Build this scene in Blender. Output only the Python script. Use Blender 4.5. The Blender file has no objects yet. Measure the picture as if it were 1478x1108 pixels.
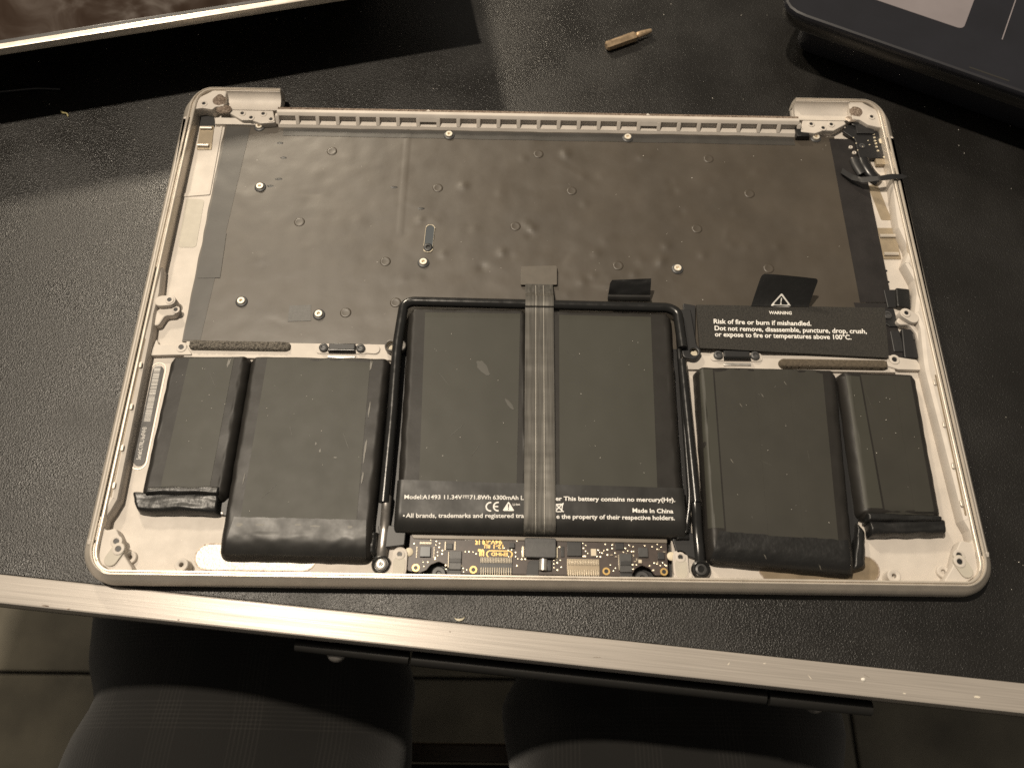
# Opened laptop upper case with a replacement battery, lying on a black desk.
# Every coordinate below is in millimetres in the frame of the laptop case (x right, y away, z up, desk top at z = 0).
import bpy, bmesh, math, random
from mathutils import Vector, Matrix, noise

S = 0.001
scene = bpy.context.scene
COL = scene.collection
random.seed(7)

# ------------------------------------------------------------------ camera
cam_d = bpy.data.cameras.new('camera')
cam = bpy.data.objects.new('camera', cam_d)
COL.objects.link(cam)
CR = Matrix(((0.99984839, -0.0156332, -0.00766853), (0.0110201, 0.90909095, -0.41645193), (0.01348187, 0.41630428, 0.9091254)))
cam.matrix_world = Matrix.Translation(Vector((-12.668, -163.025, 290.146)) * S) @ CR.to_4x4()
cam_d.sensor_width = 36
cam_d.lens = 36 * 1193.68 / 1478
cam_d.clip_start = 0.01
cam_d.clip_end = 30
cam_d.dof.use_dof = True
cam_d.dof.focus_distance = 0.325
cam_d.dof.aperture_fstop = 13
scene.camera = cam

# ------------------------------------------------------------------ light
world = bpy.data.worlds.new('World')
scene.world = world
world.use_nodes = True
bg = world.node_tree.nodes['Background']
bg.inputs[0].default_value = (1.0, 0.90, 0.76, 1)
bg.inputs[1].default_value = 0.16

def lamp(name, loc, power, size, col):
    d = bpy.data.lights.new(name, 'AREA')
    d.shape = 'DISK'; d.size = size * S; d.energy = power; d.color = col
    o = bpy.data.objects.new(name, d); COL.objects.link(o)
    o.location = Vector(loc) * S
    o.rotation_euler = (Vector((-20, 0, 0)) - Vector(loc)).to_track_quat('-Z', 'Y').to_euler()
    return o
lamp('ceiling_bulb', (-437, 226, 1450), 25, 60, (1.0, 0.87, 0.70))
lamp('wall_lamp', (-549, 1126, 800), 12, 130, (1.0, 0.86, 0.66))

scene.view_settings.view_transform = 'Standard'
scene.view_settings.look = 'None'
scene.view_settings.exposure = 0
scene.view_settings.gamma = 1
scene.render.engine = 'CYCLES'
scene.cycles.use_denoising = False
scene.cycles.max_bounces = 6

# ------------------------------------------------------------------ materials
class NT:
    def __init__(s, m): s.t = m.node_tree; s.n = s.t.nodes; s.l = s.t.links
    def add(s, typ, **kw):
        n = s.n.new(typ)
        for k, v in kw.items(): setattr(n, k, v)
        return n
    def link(s, a, b): s.l.new(a, b)

def mat(name, col, rough=0.5, metal=0.0, spec=0.5, bump=(), var=None, rvar=None, coat=0.0, stretch=None, sheen=0.0, col2=None, aniso=0.0):
    """bump: list of (features per mm, strength, height mm); var: (amount, per mm); rvar likewise on roughness."""
    m = bpy.data.materials.new(name); m.use_nodes = True
    t = NT(m); b = t.n['Principled BSDF']
    b.inputs['Base Color'].default_value = (*col, 1); b.inputs['Roughness'].default_value = rough
    b.inputs['Metallic'].default_value = metal; b.inputs['Specular IOR Level'].default_value = spec
    b.inputs['Coat Weight'].default_value = coat; b.inputs['Coat Roughness'].default_value = 0.15
    b.inputs['Sheen Weight'].default_value = sheen
    b.inputs['Anisotropic'].default_value = aniso
    tc = t.add('ShaderNodeTexCoord'); mp = t.add('ShaderNodeMapping')
    k = 1000
    st = stretch or (1, 1, 1)
    mp.inputs['Scale'].default_value = (k * st[0], k * st[1], k * st[2])
    t.link(tc.outputs['Object'], mp.inputs['Vector'])
    def nz(scale, detail=3.0):
        n = t.add('ShaderNodeTexNoise'); n.inputs['Scale'].default_value = scale; n.inputs['Detail'].default_value = detail
        t.link(mp.outputs[0], n.inputs['Vector']); return n
    if var:
        n = nz(var[1], 4); mr = t.add('ShaderNodeMapRange')
        mr.inputs[1].default_value = 0.3; mr.inputs[2].default_value = 0.7
        t.link(n.outputs['Fac'], mr.inputs[0])
        mx = t.add('ShaderNodeMix', data_type='RGBA')
        c2 = col2 or tuple(c * (1 - var[0]) for c in col)
        c1 = col if col2 else tuple(min(1, c * (1 + var[0])) for c in col)
        mx.inputs[6].default_value = (*c2, 1); mx.inputs[7].default_value = (*c1, 1)
        t.link(mr.outputs[0], mx.inputs[0]); t.link(mx.outputs[2], b.inputs['Base Color'])
    if rvar:
        n = nz(rvar[1], 4); mr = t.add('ShaderNodeMapRange')
        mr.inputs[1].default_value = 0.3; mr.inputs[2].default_value = 0.7
        mr.inputs[3].default_value = max(0.02, rough - rvar[0]); mr.inputs[4].default_value = min(1, rough + rvar[0])
        t.link(n.outputs['Fac'], mr.inputs[0]); t.link(mr.outputs[0], b.inputs['Roughness'])
    prev = None
    for sc, st_, h in bump:
        n = nz(sc, 2); bp = t.add('ShaderNodeBump')
        bp.inputs['Strength'].default_value = st_; bp.inputs['Distance'].default_value = h * S
        t.link(n.outputs['Fac'], bp.inputs['Height'])
        if prev: t.link(prev.outputs[0], bp.inputs['Normal'])
        prev = bp
    if prev: t.link(prev.outputs[0], b.inputs['Normal'])
    return m

M = {}
M['alu'] = mat('bead_blasted_aluminium', (0.545, 0.502, 0.455), 0.55, 0.05, spec=0.25, bump=[(3.5, 0.2, 0.06)], var=(0.07, 0.12), rvar=(0.05, 0.25))
M['rim'] = mat('machined_aluminium', (0.60, 0.545, 0.475), 0.36, 0.4, bump=[(1.0, 0.02, 0.05)], var=(0.07, 0.15), rvar=(0.06, 0.2))
M['dirty_alu'] = mat('grimy_aluminium', (0.50, 0.44, 0.37), 0.5, 0.4, bump=[(2.0, 0.4, 0.2)], var=(0.5, 0.9), col2=(0.16, 0.10, 0.07))
M['grime'] = mat('brown_grime', (0.30, 0.24, 0.19), 0.6, 0.2, bump=[(2.2, 0.9, 0.5)], var=(0.5, 1.3), col2=(0.08, 0.05, 0.035))
M['foil_pad'] = mat('pale_adhesive_pad', (0.46, 0.43, 0.37), 0.5, 0.0, spec=0.3, var=(0.05, 0.3))
M['shiny_pad'] = mat('hammered_foil', (0.56, 0.53, 0.475), 0.40, 0.2, spec=0.5, bump=[(1.2, 0.5, 0.3)], var=(0.08, 1.0))
M['tan_pad'] = mat('tan_plastic', (0.34, 0.28, 0.20), 0.4, 0.3, var=(0.08, 0.3))
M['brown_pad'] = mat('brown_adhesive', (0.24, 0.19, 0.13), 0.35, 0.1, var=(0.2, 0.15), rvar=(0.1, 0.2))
M['keyfoil'] = mat('grey_backing_foil', (0.058, 0.048, 0.037), 0.42, 0.0, spec=0.62, bump=[(0.14, 0.08, 0.8), (1.6, 0.03, 0.1)], var=(0.12, 0.05), rvar=(0.04, 0.08))
M['keytape'] = mat('black_backing_tape', (0.018, 0.016, 0.016), 0.42, 0.0, bump=[(0.4, 0.15, 0.3)], var=(0.3, 0.1))
M['keystrip'] = mat('grey_backing_tape', (0.046, 0.043, 0.039), 0.45, 0.0, spec=0.52, bump=[(0.3, 0.1, 0.3)], var=(0.16, 0.10))
M['patch'] = mat('grey_fabric_patch', (0.11, 0.108, 0.104), 0.6, 0.0, bump=[(2.5, 0.3, 0.2)], var=(0.12, 1.2))
M['pouch'] = mat('black_battery_pouch', (0.019, 0.0175, 0.016), 0.45, 0.0, spec=0.24, bump=[(0.10, 0.08, 0.5), (0.5, 0.05, 0.3)], var=(0.2, 0.06), rvar=(0.06, 0.1))
M['film'] = mat('matt_grey_battery_film', (0.041, 0.0405, 0.033), 0.50, 0.0, spec=0.27, bump=[(0.03, 0.03, 0.6), (1.5, 0.02, 0.1)], var=(0.08, 0.05), rvar=(0.02, 0.12))
M['wrap'] = mat('satin_black_tape', (0.021, 0.0205, 0.0195), 0.40, 0.0, spec=0.33, bump=[(0.16, 0.14, 0.5)], var=(0.2, 0.1), rvar=(0.06, 0.15))
M['blacktape'] = mat('black_tape', (0.011, 0.011, 0.011), 0.38, 0.0, bump=[(0.5, 0.35, 0.4)], rvar=(0.06, 0.2))
M['tube'] = mat('glossy_black_plastic', (0.012, 0.012, 0.012), 0.24, 0.0, spec=0.6, bump=[(0.7, 0.06, 0.2)], rvar=(0.06, 0.3))
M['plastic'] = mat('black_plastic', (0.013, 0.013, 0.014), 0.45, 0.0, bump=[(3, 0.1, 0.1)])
M['greyplastic'] = mat('dark_grey_plastic', (0.055, 0.055, 0.056), 0.42, 0.0, bump=[(2, 0.1, 0.1)], var=(0.15, 0.6))
M['gunmetal'] = mat('worn_grey_clip', (0.16, 0.15, 0.14), 0.30, 0.5, bump=[(0.3, 0.2, 0.4)], var=(0.3, 0.25))
M['steel'] = mat('steel', (0.55, 0.53, 0.50), 0.36, 0.7, rvar=(0.08, 0.8))
M['foam'] = mat('speckled_grey_foam', (0.20, 0.18, 0.15), 0.9, 0.0, bump=[(1.9, 1.0, 0.8)], var=(0.6, 1.6), col2=(0.05, 0.045, 0.04))
M['brownfoam'] = mat('brown_foam', (0.085, 0.068, 0.048), 0.9, 0.0, bump=[(2.4, 0.6, 0.4)], var=(0.25, 1.2))
M['label'] = mat('black_felt_label', (0.020, 0.018, 0.015), 0.75, 0.0, bump=[(2.6, 0.7, 0.3)], var=(0.45, 1.4))
M['print'] = mat('white_print', (0.82, 0.80, 0.76), 0.6)
M['greyprint'] = mat('pale_grey_print', (0.55, 0.53, 0.50), 0.6)
M['pcb'] = mat('brown_circuit_board', (0.055, 0.040, 0.034), 0.42, 0.0, bump=[(1.2, 0.06, 0.1)], var=(0.14, 0.5))
M['chip'] = mat('chip_black', (0.020, 0.020, 0.021), 0.45, 0.0, var=(0.15, 0.8))
M['chipblue'] = mat('chip_slate', (0.06, 0.07, 0.08), 0.3, 0.0)
M['gold'] = mat('gold_plating', (0.62, 0.42, 0.16), 0.35, 0.6)
M['pad'] = mat('tinned_pad', (0.80, 0.72, 0.55), 0.3, 0.6)
M['pins'] = mat('connector_pins', (0.40, 0.35, 0.27), 0.35, 0.4)
M['ivory'] = mat('ivory_plastic', (0.62, 0.55, 0.42), 0.5)
M['ribbon'] = mat('silver_grey_ribbon', (0.14, 0.133, 0.12), 0.24, 0.5, spec=0.8, bump=[(0.05, 0.7, 1.4)], var=(0.35, 0.9), stretch=(1, 0.05, 1))
M['trace'] = mat('ribbon_trace_dark', (0.075, 0.07, 0.062), 0.32, 0.2)
M['tracelight'] = mat('ribbon_trace_light', (0.42, 0.40, 0.36), 0.3, 0.4)
M['taupe'] = mat('taupe_stiffener', (0.095, 0.083, 0.068), 0.45, 0.0, var=(0.08, 0.3))
M['bit'] = mat('bronzed_steel', (0.62, 0.46, 0.30), 0.34, 0.7, bump=[(1.5, 0.08, 0.1)], var=(0.25, 0.5), rvar=(0.1, 0.6))
M['navy'] = mat('navy_black_plastic', (0.010, 0.0105, 0.015), 0.42, 0.0, bump=[(2.5, 0.06, 0.1)], var=(0.15, 0.05))
M['navyedge'] = mat('charcoal_edge', (0.028, 0.026, 0.024), 0.35, 0.0)
M['touchpad'] = mat('lilac_grey_pad', (0.20, 0.18, 0.19), 0.42, 0.0, var=(0.06, 0.06), rvar=(0.06, 0.1))
M['wood'] = mat('dark_wood', (0.07, 0.045, 0.025), 0.4, 0.0, bump=[(0.2, 0.2, 0.5)], var=(0.3, 0.05), stretch=(0.2, 1, 1))
M['chairpad'] = mat('chair_fabric', (0.02, 0.018, 0.015), 0.9, 0.0, bump=[(1, 0.3, 0.5)])
M['dustm'] = mat('dust', (0.75, 0.72, 0.66), 0.8)
M['nail'] = mat('ivory_chip', (0.70, 0.64, 0.48), 0.4)
M['fibre'] = mat('straw_fibre', (0.30, 0.26, 0.12), 0.7)
M['cable'] = mat('black_cable', (0.012, 0.012, 0.013), 0.3)
M['scuff'] = mat('pale_scuff', (0.12, 0.113, 0.097), 0.5)
M['film2'] = mat('smudged_film', (0.050, 0.048, 0.040), 0.52)
M['pouch2'] = mat('charcoal_pouch_strip', (0.034, 0.0325, 0.027), 0.50, 0.0, spec=0.35, bump=[(0.12, 0.06, 0.5)], var=(0.1, 0.06))
M['rail'] = mat('matt_black_rail', (0.014, 0.0135, 0.0125), 0.5, 0.0, spec=0.3, bump=[(0.4, 0.2, 0.4)])
M['stiff'] = mat('taupe_board_strip', (0.20, 0.175, 0.145), 0.42, 0.1, var=(0.1, 0.2))
M['bright'] = mat('bright_brass', (0.85, 0.78, 0.66), 0.35, 0.3)

def mat_desk():
    m = bpy.data.materials.new('black_pebbled_laminate'); m.use_nodes = True
    t = NT(m); b = t.n['Principled BSDF']
    b.inputs['Base Color'].default_value = (0.0095, 0.0088, 0.008, 1)
    b.inputs['Specular IOR Level'].default_value = 0.52
    tc = t.add('ShaderNodeTexCoord'); mp = t.add('ShaderNodeMapping'); mp.inputs['Scale'].default_value = (1000,) * 3
    t.link(tc.outputs['Object'], mp.inputs['Vector'])
    v = t.add('ShaderNodeTexVoronoi', feature='F1'); v.inputs['Scale'].default_value = 1.6
    n = t.add('ShaderNodeTexNoise'); n.inputs['Scale'].default_value = 1.9; n.inputs['Detail'].default_value = 2.0; n.inputs['Roughness'].default_value = 0.7
    n2 = t.add('ShaderNodeTexNoise'); n2.inputs['Scale'].default_value = 0.03; n2.inputs['Detail'].default_value = 5
    for q in (v, n, n2): t.link(mp.outputs[0], q.inputs['Vector'])
    b1 = t.add('ShaderNodeBump'); b1.inputs['Strength'].default_value = 0.6; b1.inputs['Distance'].default_value = 0.12 * S
    b2 = t.add('ShaderNodeBump'); b2.inputs['Strength'].default_value = 0.8; b2.inputs['Distance'].default_value = 0.19 * S
    t.link(v.outputs['Distance'], b1.inputs['Height']); t.link(n.outputs['Fac'], b2.inputs['Height'])
    t.link(b1.outputs[0], b2.inputs['Normal']); t.link(b2.outputs[0], b.inputs['Normal'])
    mr = t.add('ShaderNodeMapRange'); mr.inputs[1].default_value = 0.3; mr.inputs[2].default_value = 0.7
    mr.inputs[3].default_value = 0.26; mr.inputs[4].default_value = 0.46
    t.link(n2.outputs['Fac'], mr.inputs[0]); t.link(mr.outputs[0], b.inputs['Roughness'])
    return m
M['desk'] = mat_desk()

def mat_brushed():
    m = mat('brushed_aluminium_strip', (0.37, 0.34, 0.31), 0.36, 0.22, spec=0.2, stretch=(0.012, 1, 1), bump=[(5.0, 0.35, 0.05), (0.9, 0.15, 0.08)], var=(0.14, 2.2), rvar=(0.06, 1.0))
    return m
M['trim'] = mat_brushed()

def mat_glass():
    m = mat('smeared_display_glass', (0.012, 0.008, 0.006), 0.10, 0.0, spec=0.5, var=(0.5, 0.02))
    t = NT(m); b = t.n['Principled BSDF']
    tc = t.add('ShaderNodeTexCoord'); mp = t.add('ShaderNodeMapping'); mp.inputs['Scale'].default_value = (1000,) * 3
    t.link(tc.outputs['Object'], mp.inputs['Vector'])
    n = t.add('ShaderNodeTexNoise'); n.inputs['Scale'].default_value = 0.045; n.inputs['Detail'].default_value = 6; n.inputs['Distortion'].default_value = 1.2
    t.link(mp.outputs[0], n.inputs['Vector'])
    mr = t.add('ShaderNodeMapRange'); mr.inputs[1].default_value = 0.35; mr.inputs[2].default_value = 0.7
    mr.inputs[3].default_value = 0.07; mr.inputs[4].default_value = 0.36
    t.link(n.outputs['Fac'], mr.inputs[0]); t.link(mr.outputs[0], b.inputs['Roughness'])
    mx = t.add('ShaderNodeMix', data_type='RGBA'); mx.inputs[6].default_value = (0.008, 0.005, 0.004, 1); mx.inputs[7].default_value = (0.05, 0.032, 0.022, 1)
    t.link(n.outputs['Fac'], mx.inputs[0]); t.link(mx.outputs[2], b.inputs['Base Color'])
    b.inputs['Specular IOR Level'].default_value = 0.3
    return m
M['glass'] = mat_glass()

def mat_trousers():
    m = bpy.data.materials.new('dark_checked_cloth'); m.use_nodes = True
    t = NT(m); b = t.n['Principled BSDF']
    b.inputs['Roughness'].default_value = 0.85; b.inputs['Sheen Weight'].default_value = 0.25; b.inputs['Specular IOR Level'].default_value = 0.25
    tc = t.add('ShaderNodeTexCoord'); mp = t.add('ShaderNodeMapping'); mp.inputs['Scale'].default_value = (1000,) * 3
    t.link(tc.outputs['Object'], mp.inputs['Vector'])
    sx = t.add('ShaderNodeSeparateXYZ'); t.link(mp.outputs[0], sx.inputs[0])
    def math_(op, a, bb, c=None):
        n = t.add('ShaderNodeMath', operation=op)
        for i, q in enumerate((a, bb)):
            if q is None: continue
            if isinstance(q, (int, float)): n.inputs[i].default_value = q
            else: t.link(q, n.inputs[i])
        return n.outputs[0]
    def band(src, period, width, off):
        a = math_('ADD', src, off + 5000.0); f = math_('MODULO', a, period); return math_('LESS_THAN', f, width)
    bx = band(sx.outputs[0], 33, 12, 7); by = band(sx.outputs[1], 33, 12, 3)
    wx = math_('LESS_THAN', math_('MODULO', math_('ADD', sx.outputs[0], 5000.0), 1.7), 0.7)
    wy = math_('LESS_THAN', math_('MODULO', math_('ADD', sx.outputs[1], 5000.0), 1.7), 0.7)
    k = math_('ADD', math_('MULTIPLY', bx, wx), math_('MULTIPLY', by, wy))
    k = math_('MULTIPLY', k, 0.5)
    nz = t.add('ShaderNodeTexNoise'); nz.inputs['Scale'].default_value = 0.05; t.link(mp.outputs[0], nz.inputs['Vector'])
    k = math_('MULTIPLY', k, nz.outputs['Fac'])
    mx = t.add('ShaderNodeMix', data_type='RGBA'); mx.inputs[6].default_value = (0.008, 0.0075, 0.0068, 1); mx.inputs[7].default_value = (0.026, 0.024, 0.022, 1)
    t.link(k, mx.inputs[0]); t.link(mx.outputs[2], b.inputs['Base Color'])
    n = t.add('ShaderNodeTexNoise'); n.inputs['Scale'].default_value = 1.2; t.link(mp.outputs[0], n.inputs['Vector'])
    bp = t.add('ShaderNodeBump'); bp.inputs['Strength'].default_value = 0.4; bp.inputs['Distance'].default_value = 0.5 * S
    t.link(n.outputs['Fac'], bp.inputs['Height']); t.link(bp.outputs[0], b.inputs['Normal'])
    return m
M['cloth'] = mat_trousers()
M['tile'] = mat('grey_floor_tile', (0.12, 0.108, 0.082), 0.5, 0.0, bump=[(0.02, 0.3, 2)], var=(0.4, 0.012))
M['grout'] = mat('dark_grout', (0.02, 0.018, 0.015), 0.9)

# ------------------------------------------------------------------ mesh helpers
def finish(me, m, smooth=40):
    me.materials.clear(); me.materials.append(m)
    if smooth:
        for p in me.polygons: p.use_smooth = True
        me.set_sharp_from_angle(angle=math.radians(smooth))
    return me

def link(name, me, parent=None, loc=(0, 0, 0), rz=0.0):
    o = bpy.data.objects.new(name, me); COL.objects.link(o)
    o.location = Vector(loc) * S; o.rotation_euler.z = rz
    if parent: o.parent = parent
    return o

def pyd(name, vs, fs, m, parent=None, loc=(0, 0, 0), smooth=40, rz=0.0):
    me = bpy.data.meshes.new(name); me.from_pydata([Vector(v) * S for v in vs], [], fs); me.update()
    bm = bmesh.new(); bm.from_mesh(me); bmesh.ops.recalc_face_normals(bm, faces=bm.faces); bm.to_mesh(me); bm.free()
    return link(name, finish(me, m, smooth), parent, loc, rz)

def thing(name, label, cat, loc=(0, 0, 0), rz=0.0, group=None):
    o = bpy.data.objects.new(name, None); COL.objects.link(o); o.empty_display_size = 0.01
    o.location = Vector(loc) * S; o.rotation_euler.z = rz
    o['label'] = label; o['category'] = cat
    if group: o['group'] = group
    return o

def tag(o, label, cat):
    o['label'] = label; o['category'] = cat; return o

def fillet(poly, r, n=5):
    out = []; k = len(poly)
    for i in range(k):
        p0, p1, p2 = Vector(poly[i - 1]), Vector(poly[i]), Vector(poly[(i + 1) % k])
        ri = r[i] if isinstance(r, (list, tuple)) else r
        a, b = p0 - p1, p2 - p1
        la, lb = a.length, b.length
        if ri <= 0.01 or la < 1e-6 or lb < 1e-6: out.append((p1.x, p1.y)); continue
        a.normalize(); b.normalize()
        ang = a.angle(b)
        if ang > 3.1: out.append((p1.x, p1.y)); continue
        d = min(ri / math.tan(ang / 2), la * 0.48, lb * 0.48)
        s, e = p1 + a * d, p1 + b * d
        for j in range(n + 1):
            t = j / n
            q = s * (1 - t) ** 2 + p1 * 2 * t * (1 - t) + e * t ** 2
            out.append((q.x, q.y))
    return out

def rect(x0, y0, x1, y1, r=0, n=5):
    p = [(x0, y0), (x1, y0), (x1, y1), (x0, y1)]
    return fillet(p, r, n) if r else p

def circ(x, y, r, n=20):
    return [(x + r * math.cos(2 * math.pi * i / n), y + r * math.sin(2 * math.pi * i / n)) for i in range(n)]

def capsule(x0, y0, x1, y1, r, n=8):
    a = math.atan2(y1 - y0, x1 - x0); out = []
    for i in range(n + 1):
        t = a - math.pi / 2 + math.pi * i / n; out.append((x1 + r * math.cos(t), y1 + r * math.sin(t)))
    for i in range(n + 1):
        t = a + math.pi / 2 + math.pi * i / n; out.append((x0 + r * math.cos(t), y0 + r * math.sin(t)))
    return out

def plate_mesh(name, outer, z0, z1, m, holes=(), bevel=0.15, smooth=40):
    cu = bpy.data.curves.new(name, 'CURVE'); cu.dimensions = '2D'; cu.fill_mode = 'BOTH'
    for poly in [outer] + list(holes):
        sp = cu.splines.new('POLY'); sp.points.add(len(poly) - 1)
        for p, q in zip(sp.points, poly): p.co = (q[0], q[1], 0, 1)
        sp.use_cyclic_u = True
    bevel = min(bevel, (z1 - z0) * 0.45)
    cu.extrude = (z1 - z0) / 2 - bevel; cu.bevel_depth = bevel; cu.bevel_resolution = 1; cu.offset = -bevel
    ob = bpy.data.objects.new(name, cu)
    me = bpy.data.meshes.new_from_object(ob)
    bpy.data.objects.remove(ob); bpy.data.curves.remove(cu)
    me.transform(Matrix.Diagonal((S, S, S, 1)) @ Matrix.Translation((0, 0, (z0 + z1) / 2)))
    me.name = name
    return finish(me, m, smooth)

def plate(name, outer, z0, z1, m, parent=None, holes=(), bevel=0.15, loc=(0, 0, 0), rz=0.0):
    return link(name, plate_mesh(name, outer, z0, z1, m, holes, bevel), parent, loc, rz)

def lathe_mesh(name, prof, m, n=24, smooth=40):
    """prof: list of (radius, z)"""
    vs, fs = [], []
    for r, z in prof:
        for i in range(n):
            a = 2 * math.pi * i / n; vs.append((r * math.cos(a) * S, r * math.sin(a) * S, z * S))
    for k in range(len(prof) - 1):
        for i in range(n):
            j = (i + 1) % n; fs.append((k * n + i, k * n + j, (k + 1) * n + j, (k + 1) * n + i))
    fs.append(tuple(range((len(prof) - 1) * n, len(prof) * n))); fs.append(tuple(range(n - 1, -1, -1)))
    me = bpy.data.meshes.new(name); me.from_pydata(vs, [], fs); me.update()
    bm = bmesh.new(); bm.from_mesh(me); bmesh.ops.remove_doubles(bm, verts=bm.verts, dist=1e-7); bmesh.ops.recalc_face_normals(bm, faces=bm.faces); bm.to_mesh(me); bm.free()
    return finish(me, m, smooth)

def smooth_path(pts, r, n=6):
    out = [Vector(pts[0])]
    for i in range(1, len(pts) - 1):
        p0, p1, p2 = Vector(pts[i - 1]), Vector(pts[i]), Vector(pts[i + 1])
        a, b = p0 - p1, p2 - p1
        d = min(r, a.length * 0.45, b.length * 0.45)
        s, e = p1 + a.normalized() * d, p1 + b.normalized() * d
        for j in range(n + 1):
            t = j / n; out.append(s * (1 - t) ** 2 + p1 * 2 * t * (1 - t) + e * t * t)
    out.append(Vector(pts[-1])); return out

def tube(name, pts, rad, m, parent=None, n=12, corner=4.0, flat=1.0):
    path = smooth_path(pts, corner); vs, fs = [], []
    for i, p in enumerate(path):
        t = (path[min(i + 1, len(path) - 1)] - path[max(i - 1, 0)]).normalized()
        up = Vector((0, 0, 1)) if abs(t.z) < 0.9 else Vector((0, 1, 0))
        sx = t.cross(up).normalized(); sz = sx.cross(t).normalized()
        rr = rad[min(i, len(rad) - 1)] if isinstance(rad, (list, tuple)) else rad
        for k in range(n):
            a = 2 * math.pi * k / n; vs.append(p + sx * rr * math.cos(a) + sz * rr * flat * math.sin(a))
    for i in range(len(path) - 1):
        for k in range(n):
            j = (k + 1) % n; fs.append((i * n + k, i * n + j, (i + 1) * n + j, (i + 1) * n + k))
    fs.append(tuple(range(n))); fs.append(tuple(range((len(path) - 1) * n, len(path) * n)))
    return pyd(name, vs, fs, m, parent)

def box(name, x0, y0, z0, x1, y1, z1, m, parent=None, bevel=0.15, loc=(0, 0, 0), rz=0.0):
    return plate(name, rect(min(x0, x1), min(y0, y1), max(x0, x1), max(y0, y1)), z0, z1, m, parent, bevel=bevel, loc=loc, rz=rz)

def text(name, body, x, y, w, h, m, parent, zf, ang=0.0, bold=0.0, shear=0.0):
    """a printed line: left end of the baseline at x, y; width and capital height in mm; zf gives the surface height."""
    cu = bpy.data.curves.new(name, 'FONT'); cu.body = body; cu.size = 1.0; cu.offset = bold; cu.fill_mode = 'FRONT'; cu.resolution_u = 3; cu.shear = shear
    ob = bpy.data.objects.new(name, cu); me = bpy.data.meshes.new_from_object(ob)
    bpy.data.objects.remove(ob); bpy.data.curves.remove(cu)
    xs = [v.co.x for v in me.vertices]; x0, x1 = min(xs), max(xs)
    sx = w / (x1 - x0); sy = h / 0.70; ca, sa = math.cos(ang), math.sin(ang)
    for v in me.vertices:
        px, py = (v.co.x - x0) * sx, v.co.y * sy
        qx, qy = x + px * ca - py * sa, y + px * sa + py * ca
        v.co = Vector((qx, qy, zf(qx, qy))) * S
    return link(name, finish(me, m, 0), parent)

def sheet(name, fn, nu, nv, m, parent=None, thick=0.0, smooth=60):
    """grid surface fn(u, v) -> xyz in mm"""
    vs = [fn(i / nu, j / nv) for j in range(nv + 1) for i in range(nu + 1)]
    fs = [(j * (nu + 1) + i, j * (nu + 1) + i + 1, (j + 1) * (nu + 1) + i + 1, (j + 1) * (nu + 1) + i) for j in range(nv) for i in range(nu)]
    if thick:
        k = len(vs); vs += [(a, b, c - thick) for a, b, c in vs]
        fs += [tuple(q + k for q in reversed(f)) for f in fs[:]]
        W_ = nu + 1
        ring = [i for i in range(W_)] + [j * W_ + nu for j in range(1, nv + 1)] + [nv * W_ + i for i in range(nu - 1, -1, -1)] + [j * W_ for j in range(nv - 1, 0, -1)]
        for a, b in zip(ring, ring[1:] + ring[:1]): fs.append((a, a + k, b + k, b))
    return pyd(name, vs, fs, m, parent, smooth=smooth)

def bil(q, u, v):
    (ax, ay), (bx, by), (cx, cy), (dx, dy) = q
    return (ax * (1 - u) * (1 - v) + bx * u * (1 - v) + cx * u * v + dx * (1 - u) * v, ay * (1 - u) * (1 - v) + by * u * (1 - v) + cy * u * v + dy * (1 - u) * v)

def nz(x, y, z=0.0): return noise.noise(Vector((x, y, z)))


# ================================================================== setting
floor_o = box('floor', -1600, -1500, -760, 1500, 1200, -744, M['grout'], bevel=1)
floor_o['kind'] = 'structure'
tile_me = plate_mesh('tile', rect(-298, -298, 298, 298), -744, -739, M['tile'], bevel=2)
for i in range(-2, 2):
    for j in range(-2, 2):
        link('tile', tile_me, floor_o, (-205 + 300 + i * 600, -73 + 300 + j * 600, 0))

# desk: its front edge runs at a slight angle to the laptop
DA = math.radians(-5.15)
desk = thing('desk', 'black pebbled desk top with a brushed aluminium strip along its front edge', 'desk', (0, -122.3, 0), DA)
box('desk_top', -560, 0.0, -27, 640, 640, 0, M['desk'], desk, bevel=0.3)
box('edge_strip', -560, -9.7, -9, 640, -0.05, 0.5, M['trim'], desk, bevel=0.6)
box('edge_strip_lip', -560, -8.2, -26, 640, -0.4, -9.05, M['navyedge'], desk, bevel=0.5)
rl = tube('under_rail', [(-43, -11.8, -13), (80, -11.8, -13)], 2.5, M['rail'], desk, corner=1)
tube('rail_bracket', [(-84, -11.4, -12.5), (-44, -11.8, -12.5)], 2.2, M['rail'], desk, corner=1)
tube('rail_bracket', [(81, -12.0, -13), (116, -11.8, -13)], 2.6, M['rail'], desk, corner=1)
dome = lathe_mesh('bracket_screw', [(0.01, 1.2), (1.6, 1.0), (3.0, 0.2), (3.6, -0.8), (3.6, -1.6)], M['gunmetal'])
link('bracket_screw', dome, desk, (-70, -12.0, -14.5))
link('bracket_screw', dome, desk, (98, -11.6, -15.5))

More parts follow.
